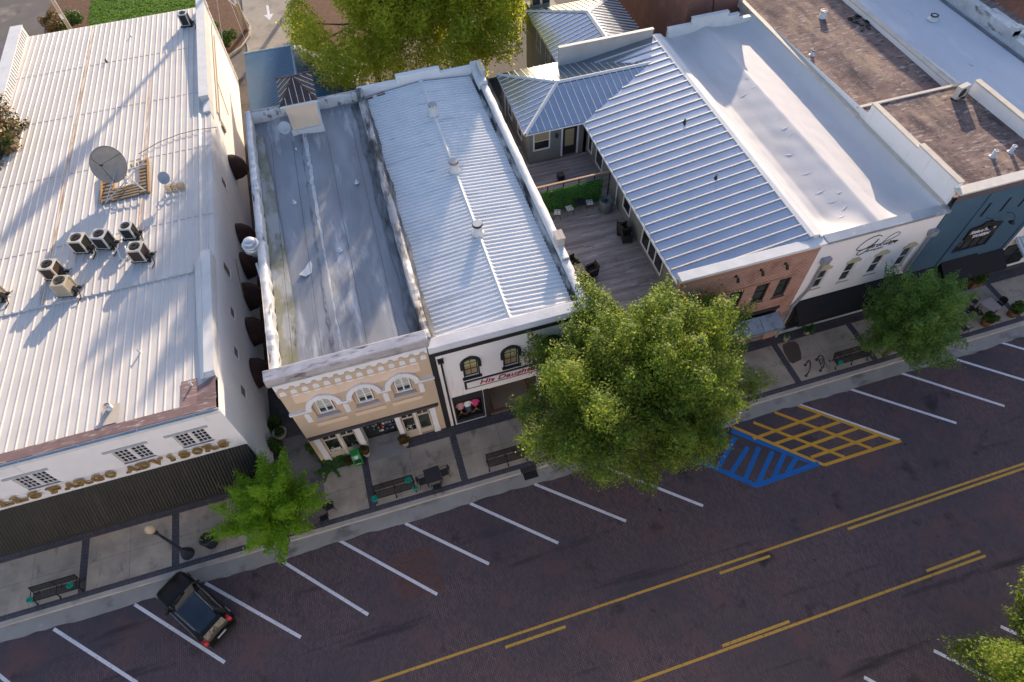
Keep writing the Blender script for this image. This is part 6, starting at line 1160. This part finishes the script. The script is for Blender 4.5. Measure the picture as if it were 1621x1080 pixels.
# ================================================================ parked car
def car():
    T = thing('parked_car', 'black estate style SUV parked nose to the kerb between two white lines', 'car', (-14.98, 12.42, -.15), rz=math.atan2(14.15 - 10.72, -16.38 + 13.7))
    BODY = mat('black_car_paint', (.006, .006, .007), (.008, .008, .009), 2, .28, local=True); BODY.node_tree.nodes['Principled BSDF'].inputs['Coat Weight'].default_value = .0; BODY.node_tree.nodes['Principled BSDF'].inputs['Coat Roughness'].default_value = .04
    CG = glassmat('car_glass', (.012, .014, .016), .03); SUNR = glassmat('roof_gloss', (.006, .012, .028), .12); CHR = mat('chrome', (.62, .6, .55), None, 3, .15, .9); REDL = mat('tail_red', (.42, .01, .012), (.3, .006, .01), 8, .2); PLA = mat('black_plastic', (.018, .018, .018), None, 4, .6); TYR = mat('tyre', (.015, .015, .015), None, 4, .85)
    #      x     w_sill w_mid  belt   wbelt  wroof  zroof
    S = [(2.30, .30, .34, .66, .32, .28, .68), (2.26, .52, .58, .74, .54, .46, .76), (2.18, .68, .74, .82, .69, .60, .84), (2.02, .78, .84, .88, .79, .67, .91), (1.75, .84, .89, .94, .85, .71, .98), (1.40, .86, .91, .98, .87, .72, 1.04), (1.05, .86, .91, 1.0, .87, .72, 1.08), (.92, .86, .91, 1.02, .87, .72, 1.10), (.22, .86, .915, 1.04, .86, .62, 1.57), (-.1, .86, .915, 1.05, .86, .61, 1.62), (-.8, .86, .915, 1.07, .86, .60, 1.645), (-1.45, .86, .91, 1.10, .85, .57, 1.60), (-1.78, .85, .90, 1.12, .84, .54, 1.54), (-2.10, .80, .86, 1.10, .78, .58, 1.13), (-2.21, .72, .79, .95, .70, .56, .98), (-2.28, .58, .65, .72, .56, .44, .74)]
    def ring(s):
        x, a, m, bz, wb, wr_, zr_ = s; h = [(a, .24), (m, .48), (m + .005, .70), (wb + .03, bz - .06), (wb, bz), (wr_ + (wb - wr_) * .12, bz + (zr_ - bz) * .84), (wr_ - .05, zr_ - .025), (wr_ * .5, zr_ + .005), (0, zr_ + .015)]
        return [(x - .02 * 0, y, z) for y, z in h] + [(x, -y, z) for y, z in h[-2::-1]]
    RN0 = [ring(s) for s in S]; K = len(RN0[0]); groups = {}; RN = []; SEG = []
    for i in range(len(S) - 1):
        sub_ = 3
        for q in range(sub_):
            t = q / sub_; p0, p1, p2, p3 = RN0[max(i - 1, 0)], RN0[i], RN0[i + 1], RN0[min(i + 2, len(S) - 1)]; row = []
            for k in range(K):
                row.append(tuple(p1[k][c] + .5 * t * (p2[k][c] - p0[k][c] + t * (2 * p0[k][c] - 5 * p1[k][c] + 4 * p2[k][c] - p3[k][c] + t * (3 * (p1[k][c] - p2[k][c]) + p3[k][c] - p0[k][c]))) for c in range(3)))
            RN.append(row); SEG.append(i)
    RN.append(RN0[-1])
    for ii in range(len(RN) - 1):
        i = SEG[ii]
        for k in range(K - 1):
            kk = min(k, K - 2 - k); g = 'body'
            if i == 7 and kk >= 4: g = 'windscreen' if kk >= 5 else 'side_window'
            elif 8 <= i <= 11 and kk == 4: g = 'side_window'
            elif i == 12 and kk >= 5: g = 'rear_window'
            elif 8 <= i <= 11 and kk >= 6: g = 'roof'
            groups.setdefault(g, []).append((ii, k))
    body = None
    for g, m in (('body', BODY), ('windscreen', CG), ('side_window', CG), ('rear_window', CG), ('roof', SUNR)):
        b = MB(); used = {}
        for i, k in groups[g]:
            ids = []
            for p in ((i, k), (i + 1, k), (i + 1, k + 1), (i, k + 1)):
                if p not in used: used[p] = len(b.v); b.v.append(RN[p[0]][p[1]])
                ids.append(used[p])
            b.f.append(tuple(ids)); b.mi.append(0); b.sm.append(True)
        if g == 'body': b.add(RN[0], [tuple(range(K))]); b.add(RN[-1], [tuple(range(K - 1, -1, -1))]); b.box(-2.1, 2.1, -.8, .8, .2, .28)
        o = obj(g, b, m, T, smooth=True)
        if g == 'body': body = o
    for x in (1.42, -1.36):
        for s in (-1, 1):
            b = MB(); b.smooth = True; n = 24; vs = []; pr = [(.20, .80), (.33, .79), (.35, .83), (.35, .90), (.33, .935), (.22, .93)]
            for r_, y in pr: vs += [(x + r_ * math.cos(6.2832 * k / n), s * y, .35 + r_ * math.sin(6.2832 * k / n)) for k in range(n)]
            b.add(vs, [(i * n + k, i * n + (k + 1) % n, (i + 1) * n + (k + 1) % n, (i + 1) * n + k) for i in range(5) for k in range(n)]); wh_ = obj('wheel', b, TYR, T); b = MB()
            for k in range(5): a = 6.2832 * k / 5; b.tube([(x, s * .925, .35), (x + .22 * math.cos(a), s * .92, .35 + .22 * math.sin(a))], .035, 5)
            b.tube([(x, s * .86, .35), (x, s * .90, .35)], .23, 18); obj('rim', b, GALV, wh_)
    for s in (-1, 1):
        b = MB(); b.prism([(-2.13, .98), (-2.235, .90), (-2.235, 1.02), (-2.10, 1.16), (-1.93, 1.22), (-1.90, 1.12)], 'y', min(s * .66, s * .845), max(s * .66, s * .845)); obj('tail_light', b, REDL, T, bevel=.02)
        b = MB(); b.tube([(.1, s * .63, 1.64), (.05, s * .63, 1.69), (-1.35, s * .60, 1.68), (-1.42, s * .59, 1.63)], .02, 6); obj('roof_rail', b, CHR, T)
        b = MB(); b.smooth = True; b.tube([(.72, s * .84, 1.08), (.70, s * .98, 1.12), (.68, s * 1.10, 1.12)], [.03, .085, .07], 8); obj('mirror', b, BODY, T)
        b = MB(); b.prism([(2.12, .72), (2.2, .80), (1.9, .90), (1.72, .92), (1.85, .78)], 'y', min(s * .62, s * .85), max(s * .62, s * .85)); obj('headlight', b, glassmat('lamp_glass', (.35, .36, .36)), T, bevel=.02)
        b = MB(); b.tube([(.75, s * .872, 1.07), (-.2, s * .882, 1.09), (-1.5, s * .868, 1.14)], .010, 5); obj('window_trim', b, CHR, T)
        b = MB(); b.box(-1.9, 1.95, min(s * .84, s * .93), max(s * .84, s * .93), .24, .34); obj('sill', b, PLA, T)
        for x in (.05, -.75): b = MB(); b.box(x - .1, x + .08, min(s * .90, s * .93), max(s * .90, s * .93), .92, .95); obj('door_handle', b, BODY, T)
    b = MB(); b.box(-2.30, -2.27, -.26, .26, .74, .86); obj('licence_plate', b, mat('plate', (.6, .6, .6), (.45, .47, .5), 12, .5, local=True), T)
    b = MB(); b.box(-2.36, -2.1, -.78, .78, .38, .56); b.box(2.15, 2.30, -.6, .6, .34, .5); obj('bumper', b, PLA, T, bevel=.04)
    b = MB(); b.box(-1.98, -1.72, -.60, .60, 1.545, 1.585); b.box(-2.27, -2.23, -.35, .35, .94, .965); obj('spoiler', b, BODY, T, bevel=.015)
    b = MB(); b.tube([(-2.02, .1, 1.28), (-1.92, -.3, 1.34)], .012, 5); b.tube([(.86, .4, 1.13), (.80, -.1, 1.16)], .012, 5); b.tube([(.86, -.05, 1.13), (.80, -.55, 1.16)], .012, 5); obj('wiper', b, PLA, T)
    b = MB(); b.box(2.20, 2.285, -.36, .36, .56, .66); obj('grille', b, PLA, T)
car()
# ================================================================ trees
tree('street_tree', 'large leafy street tree with sunlit upper crown in front of the white and brick shops', (11.4, 15.6, 0), (10.5, 15.1, 6.9), (6.4, 4.8, 3.8), 84, 1.15, 860, .072, L_ZELK, BARK, 5, .24, upright=1.1, low=-.5, elong=1.45, spread=(.45, 1.02), lift=.9)
tree('street_tree', 'small bright green street tree beside the long black awning', (-10.6, 15.9, 0), (-9.9, 15.5, 3.2), (1.95, 1.9, 2.0), 48, .46, 1900, .062, L_GINK, BARK, 8, .08, upright=1.0, low=-.6, spread=(.35, 1.15), elong=2.3, lift=.35)
tree('street_tree', 'cool green street tree in front of the shop with script lettering', (29.2, 15.3, 0), (28.9, 15.0, 4.4), (2.5, 2.1, 3.0), 44, .60, 1150, .07, L_DARK, BARK, 11, .14, upright=1.2, low=-.7, elong=1.8)
tree('street_tree', 'sunlit tree crown cut off by the bottom right corner of the photo', (23.6, -3.4, 0), (23.7, -3.9, 6.0), (4.8, 4.2, 4.2), 58, .98, 950, .072, L_ZELK, BARK, 14, .22, upright=1.1, low=-.6, elong=1.7)
# trees behind the shops
tree('shade_tree', 'tall yellow green tree behind the silver roof, overhanging the blue roof', (2.6, 55.5, 0), (4.6, 54.5, 10.6), (4.3, 4.6, 6.8), 46, 1.3, 330, .125, L_BACK, BARK, 21, .26, group='tall trees behind the shops', low=-.85, spread=(.45, 1.0), elong=1.3,
     extra=[((-1.8, 52.5, 7.2), (1.6, 1.6, 1.5)), ((-.9, 49.8, 6.6), (1.5, 1.5, 1.3)), ((-2.6, 55.5, 7.5), (1.6, 1.6, 1.6)), ((.6, 49.0, 6.8), (1.5, 1.4, 1.3)), ((1.5, 52, 6.5), (2.0, 2, 1.6)), ((3.5, 49.5, 6.2), (1.6, 1.5, 1.4))])
tree('shade_tree', 'tall yellow green tree behind the ribbed white roof, nearest the porch', (10.2, 54.0, 0), (11.2, 53.2, 10.8), (5.0, 5.0, 6.6), 48, 1.3, 330, .125, L_BACK, BARK, 22, .26, group='tall trees behind the shops', low=-.85, spread=(.45, 1.0), elong=1.3,
     extra=[((12.9, 48.5, 7.0), (1.5, 1.5, 1.4)), ((8.5, 47.8, 6.6), (1.6, 1.5, 1.4)), ((10.5, 49.5, 5.6), (1.6, 1.5, 1.5)), ((6.8, 50.5, 5.6), (1.8, 1.6, 1.6)), ((14.2, 50.5, 7.6), (1.6, 1.5, 1.5))])
tree('shade_tree', 'tall tree at the top border of the photo behind the other two', (5.5, 66.0, 0), (7.5, 65, 12.5), (6.5, 5, 7.5), 40, 1.7, 220, .15, L_BACK, BARK, 23, .3, group='tall trees behind the shops', low=-.7, elong=1.2)
# beyond the frame: unseen block added to shade the pale roof
b = MB(); b.box(49, 64, 44, 66, 0, 15.5); b.box(48.8, 64.2, 43.8, 66.2, 15.5, 15.9); o = obj('added_shade_block', b, BRICKD); tag(o, 'unseen brick block added beyond the right border to shade the pale roof', 'building')
# ================================================================ left border and the back
B = thing('grey_roof_building', 'small building with a grey gabled roof and pale gable wall at the left border', 'building', (-29, 58, 0), world=True)
b = MB(); b.box(-34, -26.3, 50, 66, 0, 5.0); obj('wall', b, WHITEB, B); GR = mat('grey_shingle', (.16, .15, .16), (.11, .105, .12), 1.2, .9); b = MB(); b.box(-34, -26.2, 49.9, 66.1, 5.03, 5.12); b.prism([(57.5, 5.05), (60.5, 6.5), (63.5, 5.05)], 'x', -34, -26.9); obj('roof', b, GR, B); b = MB(); b.prism([(57.6, 5.0), (60.5, 6.55), (63.4, 5.0)], 'x', -26.9, -26.6); obj('gable', b, WHITE, B)
tree('magnolia_tree', 'magnolia with rusty leaves and pale flowers at the left border over the white roof', (-27.6, 46.5, 0), (-25.9, 46.6, 7.4), (2.6, 2.8, 3.0), 26, .85, 260, .15, L_MAG, BARK, 31, .16, low=-.6)
def pole(label, x, y, lean, h, seed):
    t = thing('utility_pole', label, 'utility pole', (x, y, 0), 'wooden utility poles'); b = MB(); b.smooth = True; b.tube([(0, 0, -.1), (lean[0] * .5, lean[1] * .5, h * .5), (lean[0], lean[1], h)], [.21, .18, .14], 12); PW = mat('pole_wood', (.46, .37, .27), (.34, .27, .2), 3, .85, stretch=(6, 6, .4), local=True); obj('shaft', b, PW, t)
    b = MB(); b.box(-1.2, 1.2, -.06, .06, h - 1, h - .85); obj('crossarm', b, PW, t); b = MB(); b.tube([(.24, -.1, 0), (.24 + lean[0], -.1 + lean[1], h * .8)], .04, 6); obj('conduit', b, WHITE, t); b = MB(); b.box(-.14, .14, -.26, -.22, 3.0, 3.5); obj('plate', b, WHITE, t); return t
pole('wooden utility pole in the mulch island beside the driveway', -9.0, 70.6, (0, 0), 8.5, 1); pole('wooden utility pole at the top left among the reddish shrubs', -25.9, 73.6, (0, 0), 9, 2)
t = thing('guy_wires', 'thin wires slanting down behind the white building near the utility pole', 'wires', (-9.5, 68, 0)); b = MB()
for p, q in (((.0, 2.6, 8.2), (-1.0, -7, 3.0)), ((.0, 2.6, 8), (1.2, -6.5, .1)), ((.0, 2.6, 8.4), (-.8, -3, 7))): b.tube([p, q], .012, 4)
obj('strands', b, WHITE, t)
for i, (x, y, r_, h, n, lm, lab) in enumerate(((-10.9, 66.9 + 1.2, 1.15, 1.5, 2600, L_SHRUB, 'rounded green shrub at the near end of the mulch island'), (-12.3, 71.5, .7, 1.2, 900, L_SHRUB, 'small spiky green plant against the white building in the mulch island'), (-27.6, 76.4, 1.5, 1.9, 3000, L_RED, 'large reddish shrub left of the lawn'), (-26.2, 77.5, 1.25, 1.8, 2600, L_SHRUB, 'rounded bright green shrub right next to the lawn'), (-26.6, 74.8, 1.0, 1.4, 1600, L_SHRUB, 'low green shrub at the back corner of the white roof'), (-28.9, 78.4, 1.1, 1.5, 1500, L_RED, 'reddish shrub farther up beside the grey road'), (-3.2, 68.5, 1.4, 1.6, 2400, L_HEDGE, 'leafy shrub at the edge of the tree bed by the driveway'))): bush('garden_shrub', lab, (x, y, .1), r_, h, n, .10, lm, 60 + i, lumps=9)
t = thing('timber_edging', 'low brown timber screen behind the left rear corner of the white roof', 'screen', (-28.4, 71.5, 0)); b = MB()
for k in range(12): b.box(-1.3 + k * .22, -1.12 + k * .22, -.05, .05, .0, .9)
obj('boards', b, WOODG, t); b = MB(); b.box(-1.35, 1.35, -.08, .08, .9, 1.0); obj('cap', b, WOODG, t)
t = thing('shadow_pole', 'unseen tall slim pole added to cast the long shadow across the white ribbed roof', 'pole', (2.8, 87.7, 0)); b = MB(); b.smooth = True; b.tube([(0, 0, 0), (0, 0, 18), (0, 0, 23.0)], [.28, .22, .16], 12); obj('shaft', b, GALV, t); b = MB(); b.smooth = True; b.lathe([(.1, 20.2), (.75, 20.8), (.9, 22.2), (.4, 23.4), (.05, 23.8)], n=14); obj('wide_top', b, GALV, t)  # unseen pole with a wide top, added to cast the diagonal roof shadow

# unseen shops opposite beyond the lower border, made tall and white to bounce sunlight
for i, (x0, x1, h, m, lab) in enumerate(((-34, -20, 16, WHITEB, 'unseen white shop on the sunny side of the street, leftmost of the row'), (-20, -8, 17, WHITEB, 'unseen white shop on the sunny side of the street, facing the corrugated roof'), (-8, 5, 16, WHITEB, 'unseen white shop on the sunny side of the street, facing the tan shop'), (5, 18, 17, WHITEB, 'unseen white shop on the sunny side of the street, facing the big tree'), (18, 30, 16, WHITEB, 'unseen pale shop on the sunny side of the street, near the corner tree'), (30, 46, 15, TANL, 'unseen cream shop on the sunny side, rightmost of the row'))):
    B = thing('facing_shop', lab, 'building', ((x0 + x1) / 2, -10.6, 0), 'shops across the street', world=True); b = MB(); b.box(x0, x1, -36, -10.6, -.2, h); obj('wall', b, m, B)
    b = MB(); b.box(x0 - .05, x1 + .05, -10.9, -10.45, h, h + .2); obj('coping', b, TANCOP, B); b = MB(); b.box(x0 + .1, x1 - .1, -35.9, -11.0, h + .002, h + .02); obj('roof', b, SILVER, B)
    M2 = Matrix.Rotation(math.pi, 4, 'Z'); n = 4
    for k in range(n):
        c = x0 + (x1 - x0) * (k + .5) / n
        for z in (4.8, 8.6, 12.2): window(B, -c - .5, -c + .5, z, z + 2, 10.53, .08, 1, 2, FRAMEW, GLASS, M2)
        window(B, -c - 1.2, -c + 1.2, .5, 2.9, 10.53, .08, 1, 1, DARKM, GLASS, M2, name='shop_window')
g = MB(); g.box(-60, 60, -10.6, -6.4, -.2, 0.0); struct('far_sidewalk', g, CONC)
